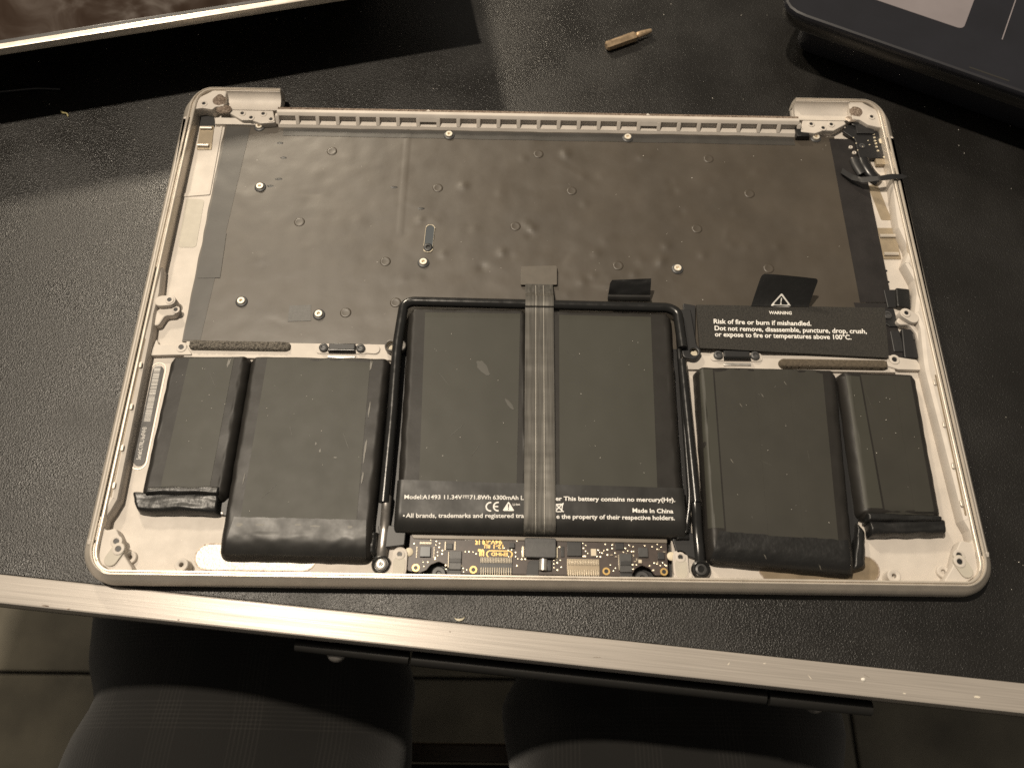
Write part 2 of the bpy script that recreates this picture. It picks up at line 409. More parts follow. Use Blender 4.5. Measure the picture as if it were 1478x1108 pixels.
def nick(x, y, L, w, ang, m):
    n = 10; vs = []
    for i in range(n):
        t = 2 * math.pi * i / n; dx, dy = L * math.cos(t) * random.uniform(.8, 1.1), w * math.sin(t) * random.uniform(.7, 1.2)
        vs.append((x + dx * math.cos(ang) - dy * math.sin(ang), y + dx * math.sin(ang) + dy * math.cos(ang), 0.53))
    return pyd('strip_nick', vs, [tuple(range(n))], M[m], desk, smooth=0)
for x, y, L, w, ang, m in ((64, -4.0, 0.7, 0.12, 1.0, 'bright'), (76, -2.6, 0.5, 0.15, 0.3, 'bright'), (91, -5.5, 0.9, 0.10, -0.9, 'bright'), (122, -7.4, 0.5, 0.2, 0.1, 'bright'), (146, -6.0, 1.2, 0.35, 0.05, 'bright'), (-168, -8.9, 1.4, 0.25, 0.0, 'grime'), (-160, -9.1, 0.7, 0.2, 0.2, 'grime'), (-122, -8.8, 0.4, 0.2, 0, 'grime'), (-30, -3.2, 0.3, 0.15, 0, 'grime'), (20, -6.4, 1.6, 0.06, 0.12, 'grime'), (110, -3.2, 1.1, 0.05, -0.4, 'grime')):
    nick(x, y, L, w, ang, m)

# ------------------------------------------------------------------ person's lap
def build_person():
    pts = [(-33, -500, -150), (-33, -500, 40),
           (-125, -460, -150), (-134, -240, -148), (-139, -60, -146), (-142, 60, -152), (-146, 90, -420), (-150, 70, -680), (-152, 190, -712),
           (60, -460, -150), (68, -240, -150), (75, -60, -148), (80, 60, -154), (84, 90, -420), (88, 70, -680), (92, 190, -712)]
    rad = [150, 130, 105, 92, 79, 72, 56, 45, 32, 105, 92, 78, 72, 56, 45, 32]
    ed = [(0, 1), (0, 2), (2, 3), (3, 4), (4, 5), (5, 6), (6, 7), (7, 8), (0, 9), (9, 10), (10, 11), (11, 12), (12, 13), (13, 14), (14, 15)]
    me = bpy.data.meshes.new('person'); me.from_pydata([Vector(p) * S for p in pts], ed, []); me.update()
    ob = bpy.data.objects.new('person', me); COL.objects.link(ob)
    ob.modifiers.new('skin', 'SKIN')
    for i, v in enumerate(me.skin_vertices[0].data):
        v.radius = (rad[i] * S, rad[i] * S * 0.9); v.use_root = (i == 0)
    sb = ob.modifiers.new('sub', 'SUBSURF'); sb.levels = 4; sb.render_levels = 4
    dg = bpy.context.evaluated_depsgraph_get()
    me2 = bpy.data.meshes.new_from_object(ob.evaluated_get(dg))
    bpy.data.objects.remove(ob)
    nrm = [v.normal.copy() for v in me2.vertices]
    for v, vn in zip(me2.vertices, nrm):
        p = v.co / S
        q = Vector((p.x * 0.012, p.y * 0.022, p.z * 0.016))
        d = noise.noise(q) * 9 + 5.5 * math.sin(p.y * 0.11 + p.x * 0.05 + 4 * noise.noise(q * 0.7)) * max(0, noise.noise(q * 1.3 + Vector((3, 1, 7))))
        v.co = v.co + vn * d * S
    o = link('person', finish(me2, M['cloth'], 0))
    for p in o.data.polygons: p.use_smooth = True
    return o
tag(build_person(), 'person seated at the desk, knees in dark checked trousers under its front edge', 'person')

chair = thing('chair', 'dark wooden chair seat just showing between the knees below the desk', 'chair', (-33, -360, -740))
box('seat', -200, -200, 478, 200, 196, 500, M['chairpad'], chair, bevel=6)
box('front_rail', -200, 197, 482, 200, 208, 496, M['wood'], chair, bevel=2)
for sx in (-1, 1):
    for sy in (-1, 1):
        tube('leg', [(sx * 175, sy * 175, 478), (sx * 190, sy * 185, 1)], 16, M['wood'], chair, n=10)

# ------------------------------------------------------------------ display leaning at the back left
disp = thing('display_panel', 'dark smeared glass display with a bright silver edge at the back left', 'display', (-107.0, 131.2, 35), math.atan2(29.6, 116.0))
LEAN = math.radians(12)      # the glass faces up and rises a little towards the back
def slab(name, x0, x1, y0, y1, z0, z1, m, par, bev=0.5):
    o = plate(name, rect(x0, y0, x1, y1), z0, z1, m, par, bevel=bev); o.rotation_euler.x = LEAN; return o
slab('back_shell', -300, 73, 0.4, 218, -4.6, -1.0, M['rim'], disp, 0.8)
slab('silver_edge', -300, 73, 0, 2.7, -3.4, 0.4, M['rim'], disp, 0.6)
slab('gasket', -298, 71, 2.8, 4.2, -1.2, 0.2, M['plastic'], disp, 0.2)
slab('glass', -298, 71, 4.3, 216, -1.2, -0.1, M['glass'], disp, 0.1)
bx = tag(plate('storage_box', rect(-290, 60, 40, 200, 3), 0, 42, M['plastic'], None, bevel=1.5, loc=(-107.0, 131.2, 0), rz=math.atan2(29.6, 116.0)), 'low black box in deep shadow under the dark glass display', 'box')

# ------------------------------------------------------------------ dark laptop at the back right
LA = math.atan2(94.0 - 138.9, 201.8 - 109.5)
dk = thing('laptop', 'dark navy laptop with a lilac grey touchpad at the back right corner', 'laptop', (104.5, 140.5, 0), LA)
plate('base', rect(12, 11, 330, 226, 8), 2, 21, M['navy'], dk, bevel=3)
plate('deck_edge', rect(1.2, 1.0, 336, 232, 12), 21.2, 26.0, M['navyedge'], dk, bevel=0.6)
plate('palm_rest', rect(0, 0, 337, 233, 13), 26.2, 30, M['navy'], dk, bevel=1.3)
plate('touchpad', rect(-30 + 36, 24, 76.5, 92, 3), 29.6, 30.25, M['touchpad'], dk, bevel=0.2)
box('panel_seam', 92.7, 26, 29.7, 93.2, 92, 30.16, M['touchpad'], dk, bevel=0.1)
plate('edge_scuff', rect(84, 3.2, 101, 4.0, 0.3), 29.8, 30.06, M['navyedge'], dk, bevel=0.02)

# a thin cable end lying in the display's shadow
tag(tube('cable', [(-262, 108, 1.2), (-244, 111, 1.2), (-228, 113.6, 1.2), (-217, 113.2, 1.2)], 0.7, M['cable']), 'thin black cable end on the desk in the shadow of the display', 'cable')


# ================================================================== laptop upper case
case = thing('laptop_case', 'opened silver aluminium laptop upper case lying face down on the black desk', 'laptop case')
HW, HH, RC = 157.0, 109.5, 12.5
NX = 114.6                      # half width of the hinge gap at the back
ZF = 4.0                        # inner floor

def rim_path():
    pts = [(NX, HH, 0, -1)]
    def arc(cx, cy, a0, a1, n=14):
        for i in range(n + 1):
            a = math.radians(a0 + (a1 - a0) * i / n)
            pts.append((cx + RC * math.cos(a), cy + RC * math.sin(a), -math.cos(a), -math.sin(a)))
    arc(HW - RC, HH - RC, 90, 0); arc(HW - RC, -HH + RC, 0, -90); arc(-HW + RC, -HH + RC, -90, -180); arc(-HW + RC, HH - RC, 180, 90)
    pts.append((-NX, HH, 0, -1))
    return pts
PROF = [(1.6, 0.4), (0.7, 1.3), (0.2, 2.8), (0.2, 4.8), (0.55, 6.0), (2.2, 7.9), (3.5, 9.25), (3.9, 9.75), (4.15, 9.95), (4.6, 9.95), (4.8, 9.7), (4.85, 9.2), (5.35, 9.2), (5.4, 9.7), (5.6, 9.9), (6.4, 9.9), (6.6, 9.7), (6.7, 9.3), (6.7, 3.6), (1.6, 0.4)]
def rim_mesh():
    P = rim_path(); vs, fs = [], []; n = len(PROF) - 1
    for x, y, ax, ay in P:
        base = 0.62 if ay > 0 else 0.46; k = base + (1 - base) * abs(ax) ** 1.5
        for d, z in PROF[:-1]: vs.append((x + ax * d * k, y + ay * d * k, z))
    for i in range(len(P) - 1):
        for j in range(n):
            q = (j + 1) % n; fs.append((i * n + j, (i + 1) * n + j, (i + 1) * n + q, i * n + q))
    fs.append(tuple(range(n))); fs.append(tuple(range((len(P) - 1) * n, len(P) * n)))
    return vs, fs
pyd('rim', *rim_mesh(), M['rim'], case, smooth=50)

# floor plate with the touchpad opening
outline = [(NX, 97.4), (NX, HH - 2)] + [(x + ax * 2, y + ay * 2) for x, y, ax, ay in rim_path()[1:-1]] + [(-NX, HH - 2), (-NX, 97.4)]
pocket = fillet([(-47.5, -88), (-47.5, -106.2), (46.3, -106.2), (46.3, -88)], [1, 4, 4, 1])
plate('floor_plate', outline, 1.0, ZF, M['alu'], case, holes=[pocket], bevel=0.1)
box('touchpad_well', -50, -106.6, 0.6, 50, -86, 0.95, M['plastic'], case, bevel=0.1)

# ledges that stand inside the rim: the irregular inner outline of the case
YL = [(-150.3, 91.8), (-150.6, 60.6), (-151.6, 57), (-151.6, 36), (-150.6, 31), (-150.6, 25.2), (-151.9, 19.5), (-151.9, 17.3), (-149.7, 14.4), (-148.6, 3.0), (-148.6, 1.5), (-149.0, -6.7), (-148.4, -14.5), (-147.4, -80.8), (-148.9, -85), (-150.2, -87.6), (-150.2, -97)]
plate('inner_ledge', fillet(YL + [(-155.0, -97), (-155.0, 91.8)], [0.2] + [1.2] * (len(YL) - 2) + [0.2, 0.2, 0.2], 4), 2.0, 9.2, M['alu'], case, bevel=1.8)
YR = [(150.9, 88), (150.7, 75.4), (148.3, 45), (148.1, 39.7), (150.1, 30), (150.1, 27.9), (147.4, 22.5), (149.8, 14.4), (149.4, 8), (147.0, -0.6), (147.9, -7.6), (146.4, -22), (146.2, -26.2), (148.2, -83.9), (149.6, -87.6), (150.2, -97)]
plate('inner_ledge', fillet(YR + [(155.0, -97), (155.0, 88)], [0.2] + [1.2] * (len(YR) - 2) + [0.2, 0.2, 0.2], 4), 2.0, 9.2, M['alu'], case, bevel=1.8)
# grooves of the bottom-cover seat: small ribs seen along the ledges
rib = plate_mesh('ledge_rib', capsule(0, -0.7, 0, 0.7, 0.55), 9.15, 9.75, M['rim'], bevel=0.2)
for y in (-29, -46, -62, -76):
    link('ledge_rib', rib, case, (-149.6, y, 0)); link('ledge_rib', rib, case, (148.9, y - 2, 0))

# thin dark strips painting the shade of a groove along the ledges
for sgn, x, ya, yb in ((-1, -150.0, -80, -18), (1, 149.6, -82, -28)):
    plate('ledge_groove_shade', capsule(x, ya, x + sgn * 0.3, yb, 0.32), 9.0, 9.24, M['brown_pad'], case, bevel=0.05)

# vent slots along the chamfered sides
def slot_mesh(L):
    return plate_mesh('vent_slot', capsule(0, -L / 2, 0, L / 2, 0.6), -0.25, 0.05, M['brown_pad'], bevel=0.03)
for sgn in (-1, 1):
    for y0, y1 in ((-17, 12.5), (-50, -19.5), (-83, -52.5)):
        o = link('vent_slot', slot_mesh(y1 - y0), case)
        o.matrix_local = Matrix.Translation(Vector((sgn * (HW - 2.6), (y0 + y1) / 2, 8.36)) * S) @ Matrix.Rotation(sgn * math.radians(46), 4, 'Y')

# ---------------------------------------------------------------- hinge side rail with exhaust windows
def extrude_x(name, prof, x0, x1, m, par, smooth=30):
    n = len(prof); vs = [(x0, y, z) for y, z in prof] + [(x1, y, z) for y, z in prof]
    fs = [(i, (i + 1) % n, n + (i + 1) % n, n + i) for i in range(n)] + [tuple(range(n)), tuple(range(2 * n - 1, n - 1, -1))]
    return pyd(name, vs, fs, m, par, smooth=smooth)
RX0, RX1 = -114.4, 114.4
extrude_x('vent_rail', [(97.4, 3.5), (97.4, 9.2), (95.75, 9.2), (95.7, 9.9), (95.5, 10.0), (94.4, 10.0), (94.1, 9.85), (93.2, 8.75), (94.7, 8.35), (93.4, 6.0), (90.95, 5.8), (89.95, 4.5), (89.9, 3.5)], RX0, RX1, M['alu'], case)
extrude_x('rail_grime_strip', [(97.3, 9.2), (97.2, 9.5), (96.4, 9.62), (95.9, 9.45), (95.8, 9.2)], RX0, RX1, M['grime'], case)
bars = 26
x_first, x_last = -110.2, 110.3
pitch = (x_last - x_first) / (bars - 1)
bar_v = [(94.8, 8.5), (93.22, 8.82), (90.92, 5.78), (93.5, 5.9)]
bme = None
for i in range(bars + 1):
    xc = x_first + (i - 0.5) * pitch
    if bme is None:
        o = extrude_x('vent_bar', bar_v, -0.85, 0.85, M['alu'], case); bme = o.data
        bv = o.modifiers.new('bevel', 'BEVEL'); bv.width = 0.25 * S; bv.segments = 2
        o.location = (xc * S, 0, 0)
    else:
        o = link('vent_bar', bme, case, (xc, 0, 0)); bv = o.modifiers.new('bevel', 'BEVEL'); bv.width = 0.25 * S; bv.segments = 2
for i in (7, 18):      # two shallow windows
    extrude_x('vent_filler', [(94.7, 8.4), (93.2, 8.76), (92.2, 7.4), (94.1, 7.2)], x_first + i * pitch - 3.7, x_first + i * pitch + 3.7, M['alu'], case)
for x in (-48.5, 48.0):
    o = pyd('rail_notch', [(x - 0.9, 96.2, 9.7), (x + 0.9, 96.2, 9.7), (x, 97.35, 9.7), (x - 0.9, 96.2, 9.0), (x + 0.9, 96.2, 9.0), (x, 97.35, 9.0)], [(0, 1, 2), (3, 5, 4), (0, 3, 4, 1), (1, 4, 5, 2), (2, 5, 3, 0)], M['alu'], case, smooth=0)

# ---------------------------------------------------------------- hinge corners
def trough(sgn):
    x0, x1 = sgn * 138.5, sgn * (NX + 0.1); n = 14; pr = []
    for i in range(n + 1):
        a = math.pi * i / n
        pr.append((101.7 + 4.4 * math.cos(a), 9.4 - 3.6 * math.sin(a)))
    pr = [(107.6, 9.4)] + [q for q in pr if q[0] > 101 or q[1] < 7.5] + [(97.0, 7.65), (97.0, 3.5), (107.6, 3.5)]
    return extrude_x('hinge_trough', pr, min(x0, x1), max(x0, x1), M['alu'], case, smooth=30)
trough(-1); trough(1)
ring = lathe_mesh('screw_hole', [(1.55, -0.1), (1.55, 0.22), (1.35, 0.3), (0.85, 0.3), (0.8, -0.05), (0.01, -0.05)], M['alu'])
hole = lathe_mesh('hole_shadow', [(0.72, 0), (0.72, 0.12), (0.01, 0.12)], M['plastic'])
def screw_hole(x, y, z, par=case, s=1.0):
    o = link('screw_hole', ring, par, (x, y, z)); o.scale = (s, s, 1)
    h = link('hole_shadow', hole, par, (x, y, z)); h.scale = (s, s, 1)
def hinge_plate(sgn, holes):
    poly = [(sgn * a, b) for a, b in ((135.5, 96.9), (117.0, 96.9), (115.2, 90.3), (121.5, 89.6), (125.5, 91.3), (130.0, 91.3), (136.0, 95.2))]
    plate('hinge_plate', fillet(poly, 0.7), 3.5, 7.6, M['alu'], case, bevel=0.35)
    for x, y in holes: screw_hole(x, y, 7.6)
hinge_plate(-1, ((-130.2, 94.9), (-121.0, 94.9), (-126.0, 92.6), (-117.2, 91.9)))
hinge_plate(1, ((120.4, 94.7), (129.3, 94.7), (125.4, 92.6)))
# corner blocks between rim and trough
plate('corner_block', fillet([(-138.4, 107.6), (-143.5, 107.3), (-150.5, 102), (-152, 95.5), (-147.5, 96.5), (-143.0, 95.6), (-141.8, 97.4), (-138.4, 97.3)], [0.3, 2, 3, 0.5, 2, 2, 1, 0.3]), 3.5, 9.0, M['alu'], case, bevel=0.4)
plate('corner_block', fillet([(138.4, 107.6), (143.5, 107.3), (150.5, 102), (152, 92.0), (149.0, 92.5), (145.0, 93.6), (141.8, 96.4), (138.4, 96.6)], [0.3, 2, 3, 0.5, 2, 2, 1, 0.3]), 3.5, 9.0, M['alu'], case, bevel=0.4)
screw_hole(-147.2, 98.8, 9.0); screw_hole(147.2, 98.2, 9.0)
plate('corner_pocket', fillet([(-150.0, 96.6), (-147.0, 97.6), (-143.6, 95.3), (-142.2, 89.6), (-149.6, 90.5)], 1.2), 3.9, 4.35, M['plastic'], case, bevel=0.1)
extrude_x('corner_step', [(93.6, 3.5), (93.6, 6.2), (90.6, 5.6), (90.3, 3.5)], -142.0, -124.0, M['alu'], case)
def blob(name, x, y, z, rx, ry, h, m, par, seed, n=26):
    vs, fs = [(x, y, z + h)], []; R_ = 7
    for k in range(1, R_ + 1):
        for i in range(n):
            a = 2 * math.pi * i / n; q = k / R_
            rr = 1 + 0.22 * nz(math.cos(a) * 1.7 + seed, math.sin(a) * 1.7, seed)
            zz = z + h * (1 - q ** 3) + 0.5 * h * nz(q * math.cos(a) * 5, q * math.sin(a) * 5, seed) * (1 - q)
            vs.append((x + rx * q * rr * math.cos(a), y + ry * q * rr * math.sin(a), zz))
    for i in range(n): fs.append((0, 1 + i, 1 + (i + 1) % n))
    for k in range(R_ - 1):
        for i in range(n):
            j = (i + 1) % n; fs.append((1 + k * n + i, 1 + (k + 1) * n + i, 1 + (k + 1) * n + j, 1 + k * n + j))
    return pyd(name, vs, fs, m, par, smooth=60)
blob('grime_patch', -141.0, 101.2, 8.8, 3.0, 3.4, 0.7, M['grime'], case, 1.3)
blob('grime_patch', -138.2, 96.6, 8.2, 3.6, 2.2, 0.9, M['grime'], case, 4.1)
blob('grime_patch', 141.0, 101.0, 8.8, 3.2, 3.4, 0.5, M['grime'], case, 7.7)
blob('grime_patch', 138.6, 97.4, 8.3, 2.8, 1.6, 0.6, M['dirty_alu'], case, 9.2)

# ---------------------------------------------------------------- pads beside the keyboard
plate('spring_pad', fillet([(-149.0,90.4), (-142.9,90.6), (-142.0,77.5), (-148.3,77.3)], 0.4), 3.9, 4.4, M['tan_pad'], case, bevel=0.1)
tube('spring_clip', [(-148.5,89.0, 4.9), (-143.4,89.0, 4.9)], 0.8, M['rim'], case, corner=0.2, flat=0.7)
tube('spring_clip', [(-148.1,79.4, 4.9), (-143.3,79.3, 4.9)], 0.8, M['rim'], case, corner=0.2, flat=0.7)
plate('floor_pad', fillet([(-148.4,51.7), (-140.7,51.1), (-140.2,27.2), (-147.5,27.0)], 1.5), 3.9, 4.12, M['foil_pad'], case, bevel=0.05)
plate('floor_step', fillet([(-150.4,52.1), (-138.7,53.5), (-139.2,90.6), (-140.2,90.6), (-140.0,55.9), (-150.1,53.9)], 0.8), 3.9, 4.4, M['alu'], case, bevel=0.15)
plate('spring_pad', fillet([(141.4,42.4), (149.3,42.5), (149.3,27.1), (141.6,27.0)], 0.4), 3.9, 4.4, M['tan_pad'], case, bevel=0.1)
tube('spring_clip', [(142.1,38.1, 4.9), (148.5,38.2, 4.9)], 0.8, M['rim'], case, corner=0.2, flat=0.6)
tube('spring_clip', [(142.3,29.2, 4.9), (148.3,29.3, 4.9)], 0.8, M['rim'], case, corner=0.2, flat=0.6)
for px, py in ((139.9,38.0), (139.9,31.5), (142.2,21.5), (142.1,16.2)):
    link('pin_hole_shadow', hole, case, (px, py, 4.0)).scale = (0.7, 0.7, 0.6)
plate('floor_pad', fillet([(141.7,64.4), (146.1,65.6), (148.0,52.9), (149.2,46.6), (144.5,46.5), (143.2,55.7)], 1.0), 3.9, 4.12, M['tan_pad'], case, bevel=0.05)  # flat tan band on the floor below the port cable

# ---------------------------------------------------------------- screw bosses
def boss(name, x, y, z1, r, par=case, m='alu', hole_r=0.8):
    me = lathe_mesh(name, [(r * 1.12, ZF - 0.3), (r, ZF + 0.6), (r, z1 - 0.25), (r - 0.25, z1), (hole_r + 0.25, z1), (hole_r, z1 - 0.2), (hole_r, z1 - 2.2), (0.01, z1 - 2.2)], M[m])
    return link(name, me, par, (x, y, 0))
def arm(px0, py0, px1, py1, r, z1, m='alu', hole_at=0):
    plate('boss_arm', capsule(px0, py0, px1, py1, r), 3.5, z1, M[m], case, bevel=0.3)
    screw_hole(*( (px0, py0) if hole_at == 0 else (px1, py1)), z1, s=r / 2.1)
arm(-143.9,-0.8, -147.3,-1.2, 2.3, 9.4)
plate('boss_arm', fillet([(-150.1,-5.5), (-146.9,-2.0), (-142.7,-1.6), (-140.7,-3.7), (-141.9,-6.2), (-145.5,-6.6), (-147.1,-10.9), (-150.1,-11.0)], 1.6), 3.5, 7.2, M['alu'], case, bevel=0.5)
screw_hole(-141.7,-3.9, 7.2)
arm(143.7,-1.3, 146.1,-3.2, 2.3, 9.4)
plate('boss_arm', fillet([(140.3,-3.5), (142.0,-1.6), (146.1,-3.1), (148.8,-8.6), (149.5,-17.6), (147.6,-17.7), (147.1,-9.2), (145.1,-5.2), (141.3,-5.3)], 1.6), 3.5, 7.2, M['alu'], case, bevel=0.5)
# front corners
plate('corner_block', fillet([(-151.5, -86), (-149.8, -92.0), (-146.2, -90.8), (-144.2, -94), (-141.2, -100.5), (-137, -105.7), (-143.5, -106.5), (-150, -102.5)], [1, 1.5, 1.5, 1.5, 2, 1, 4, 3]), 3.5, 8.6, M['alu'], case, bevel=0.4)
plate('corner_block', fillet([(151.5, -86), (149.8, -92.0), (146.2, -90.8), (144.2, -94), (141.2, -100.5), (137, -105.7), (143.5, -106.5), (150, -102.5)], [1, 1.5, 1.5, 1.5, 2, 1, 4, 3]), 3.5, 8.6, M['alu'], case, bevel=0.4)
screw_hole(-145.0,-95.6, 8.6, s=1.3); screw_hole(144.4,-96.3, 8.6, s=1.3)
plate('rubber_stop', capsule(-143.6,-98.3, -145.4,-101.9, 2.3), 8.5, 9.2, M['foil_pad'], case, bevel=0.2)
screw_hole(-143.5,-98.3, 9.2, s=1.3)
plate('rubber_stop', capsule(144.0,-98.5, 145.6,-101.8, 2.3), 8.5, 9.2, M['foil_pad'], case, bevel=0.2)
screw_hole(143.8,-98.6, 9.2, s=1.3)
boss('pin_boss', -140.9,-100.2, 5.2, 2.2); boss('pin_boss', 139.8,-101.2, 5.2, 2.2)
boss('standoff_boss', -121.6,-103.2, 8.6, 2.3); boss('standoff_boss', 120.8,-103.6, 8.6, 2.3)

# ---------------------------------------------------------------- cross bar between keyboard and battery bay
box('cross_bar', -136, -23.4, 3.5, -56, -16.6, 5.4, M['alu'], case, bevel=0.3)
box('cross_bar', 57, -25.2, 3.5, 137, -18.6, 5.4, M['alu'], case, bevel=0.3)
plate('bar_foot', fillet([(-147.4,-15.8), (-146.1,-18.5), (-135.8,-18.3), (-132.4,-22.7), (-140.5,-22.9), (-148.6,-23.3)], 0.6), 3.5, 6.0, M['alu'], case, bevel=0.3)
screw_hole(-137.2,-19.6, 6.0, s=1.3)
plate('bar_foot', fillet([(134.8,-18.0), (140.5,-19.1), (145.8,-19.9), (147.6,-24.3), (138.0,-24.2), (133.7,-22.8)], 0.6), 3.5, 6.0, M['alu'], case, bevel=0.3)
screw_hole(137.1,-20.0, 6.0, s=1.3)
def gritty_bar(name, x0, y0, x1, y1, z0, z1, r, m, amp, par):
    def f(u, v):
        x = x0 + (x1 - x0) * u; y = y0 + (y1 - y0) * v
        d = min(x - x0, x1 - x, y - y0, y1 - y); k = min(1, d / 1.0)
        yy = y; 
        e = min(x - x0, x1 - x)
        if e < r: yy = (y0 + y1) / 2 + (y - (y0 + y1) / 2) * math.sqrt(max(0.02, 1 - (1 - e / r) ** 2))
        return (x, yy, z0 + (z1 - z0) * math.sqrt(max(0, 1 - (1 - k) ** 2)) + amp * nz(x * 1.1, y * 1.1, 3) * k)
    return sheet(name, f, 150, 8, M[m], par, smooth=50)
gritty_bar('foam_strip', -134.5, -20.6, -95.5, -16.4, 5.3, 6.9, 2, 'foam', 0.7, case)
gritty_bar('foam_strip', 92.0, -24.6, 134.0, -20.4, 5.3, 7.3, 2, 'brownfoam', 0.15, case)
# small latches on the bar
screw_head = lathe_mesh('screw', [(1.75, -0.4), (1.75, 0.35), (1.4, 0.65), (0.9, 0.7), (0.75, 0.35), (0.01, 0.3)], M['greyplastic'])
def latch(cx, cy, tilt):
    plate('latch_plate', rect(cx - 10.0, cy - 2.0, cx + 10.0, cy + 1.6, 1.5), 5.3, 5.75, M['alu'], case, bevel=0.1)
    b = box('latch', cx - 5.1, cy - 1.9, 5.7, cx + 5.1, cy + 2.0, 6.9, M['plastic'], case, bevel=0.5)
    tube('latch_pin', [(cx - 5.0, cy - 1.2, 7.1), (cx + 5.0, cy - 1.2, 7.1)], 0.55, M['tube'], b, corner=0.1)
    box('latch_lip', cx - 5.3, cy - 3.9, 5.4, cx + 5.3, cy - 2.9, 6.0, M['steel'], b, bevel=0.2)
    for s in (-1, 1): link('screw', screw_head, case, (cx + s * 7.1, cy + 0.2, 6.2))
latch(-75.7,-19.1, 0)
latch(76.1,-19.6, 0)
plate('bar_tab', capsule(-65.9,-18.8, -63.2,-19.0, 2.0), 5.3, 5.9, M['alu'], case, bevel=0.2)

# ---------------------------------------------------------------- keyboard backing foil
FX0, FX1, FY0, FY1 = -138.0, 131.0, -16.4, 90.2
_r = random.Random(5)
CREASES = []
for _i in range(22):
    _x, _y, _a, _l = _r.uniform(-128, 120), _r.uniform(-10, 84), _r.uniform(0, 3.14), _r.uniform(8, 30)
    CREASES.append((_x, _y, _x + _l * math.cos(_a), _y + _l * math.sin(_a), _r.uniform(-0.12, 0.16)))
DENTS = [(_r.uniform(-55, 122) , _r.uniform(5, 80), _r.uniform(-0.3, 0.42)) for _i in range(58)]
def foil_z(x, y):
    z = 4.75 + 0.16 * nz(x * 0.05, y * 0.05, 1) + 0.10 * nz(x * 0.16, y * 0.16, 5)
    for (ax, ay, bx_, by_, hh) in CREASES:
        ex, ey = bx_ - ax, by_ - ay; L2 = ex * ex + ey * ey
        t = ((x - ax) * ex + (y - ay) * ey) / L2
        if 0 < t < 1:
            d = ((x - ax) * ey - (y - ay) * ex) / math.sqrt(L2)
            if abs(d) < 4: z += hh * math.sin(math.pi * t) * math.exp(-d * d / 1.3)
    for px, py, hh in DENTS:
        d2 = (x - px) ** 2 + (y - py) ** 2
        if d2 < 25: z += hh * math.exp(-d2 / 3.2)
    if x > -58.0 and x < -56.8 and y > 35: z += 0.12
    return z
def foil_edge(u, v):
    x = FX0 + (FX1 - FX0) * u; y = FY0 + (FY1 - FY0) * v
    if u == 0: x += 0.5 * nz(y * 0.12, 1, 1)
    return (x, y, foil_z(x, y))
sheet('keyboard_foil', foil_edge, 240, 100, M['keyfoil'], case, thick=0.5)
def on_foil(name, quad, m, off, nu=10, nv=20, thick=0.1, par=case):
    def f(u, v):
        x, y = bil(quad, u, v); return (x, y, foil_z(x, y) + off)
    return sheet(name, f, nu, nv, M[m], par, thick=thick)
on_foil('backing_tape', [(128.6, 6), (141.5, 6.4), (142.0, 89), (128.6, 89.2)], 'keytape', 0.12, 8, 40, 0.5)
on_foil('backing_tape', [(130.0, -22), (142.0, -22), (141.4, 5.8), (126, 5.8)], 'keytape', 0.10, 8, 20, 0.5)
on_foil('backing_strip', [(-137.6, -15.8), (-131.0, -15.5), (-126.6, 89.6), (-136.9, 90)], 'keystrip', 0.09, 8, 60)
on_foil('backing_strip', [(-136.6, 12), (-127.8, 12.4), (-128.6, 34), (-136.2, 34)], 'keystrip', 0.2, 6, 16)
on_foil('fabric_patch', [(-98.4,-7.0), (-89.3,-6.5), (-90.1,0.7), (-98.5,0.2)], 'patch', 0.14, 8, 8)
on_foil('tape_edge', [(-112, 85.5), (113, 85.2), (113, 89.5), (-112, 89.6)], 'keystrip', 0.10, 120, 4)
# rivets under the foil and threaded standoffs through it
rivet = lathe_mesh('rivet', [(2.4, -0.5), (2.2, 0.02), (1.8, 0.20), (1.3, 0.14), (0.7, 0.10), (0.01, 0.10)], M['keyfoil'], smooth=60)
for x, y in ((-89.6,77.3), (-0.0,77.8), (74.1,76.8), (-42.8,58.7), (14.1,58.4), (90.0,58.6), (-99.3,40.1), (-9.6,39.8), (66.0,40.0), (-62.3,21.5), (32.3,21.3), (93.8,21.2), (-56.8,2.4), (-76.1,-2.6)):
    link('rivet', rivet, case, (x, y, foil_z(x, y) + 0.05))
so_base = lathe_mesh('standoff', [(2.5, -0.5), (2.4, 0.25), (2.1, 0.5), (1.55, 0.55), (1.55, 0.0)], M['greyplastic'])
so_ring = lathe_mesh('standoff_thread', [(1.5, 0.0), (1.5, 1.15), (1.35, 1.3), (0.75, 1.3), (0.6, 1.1), (0.6, 0.2), (0.01, 0.2)], M['bright'])
for x, y in ((-122.7,90.0), (-39.2,87.2), (39.3,87.5), (122.6,89.4), (-117.9,57.4), (-46.8,21.1), (56.4,20.2), (-117.6,1.6), (-86.5,-3.7)):
    o = link('standoff', so_base, case, (x, y, foil_z(x, y)))
    link('standoff_thread', so_ring, o)
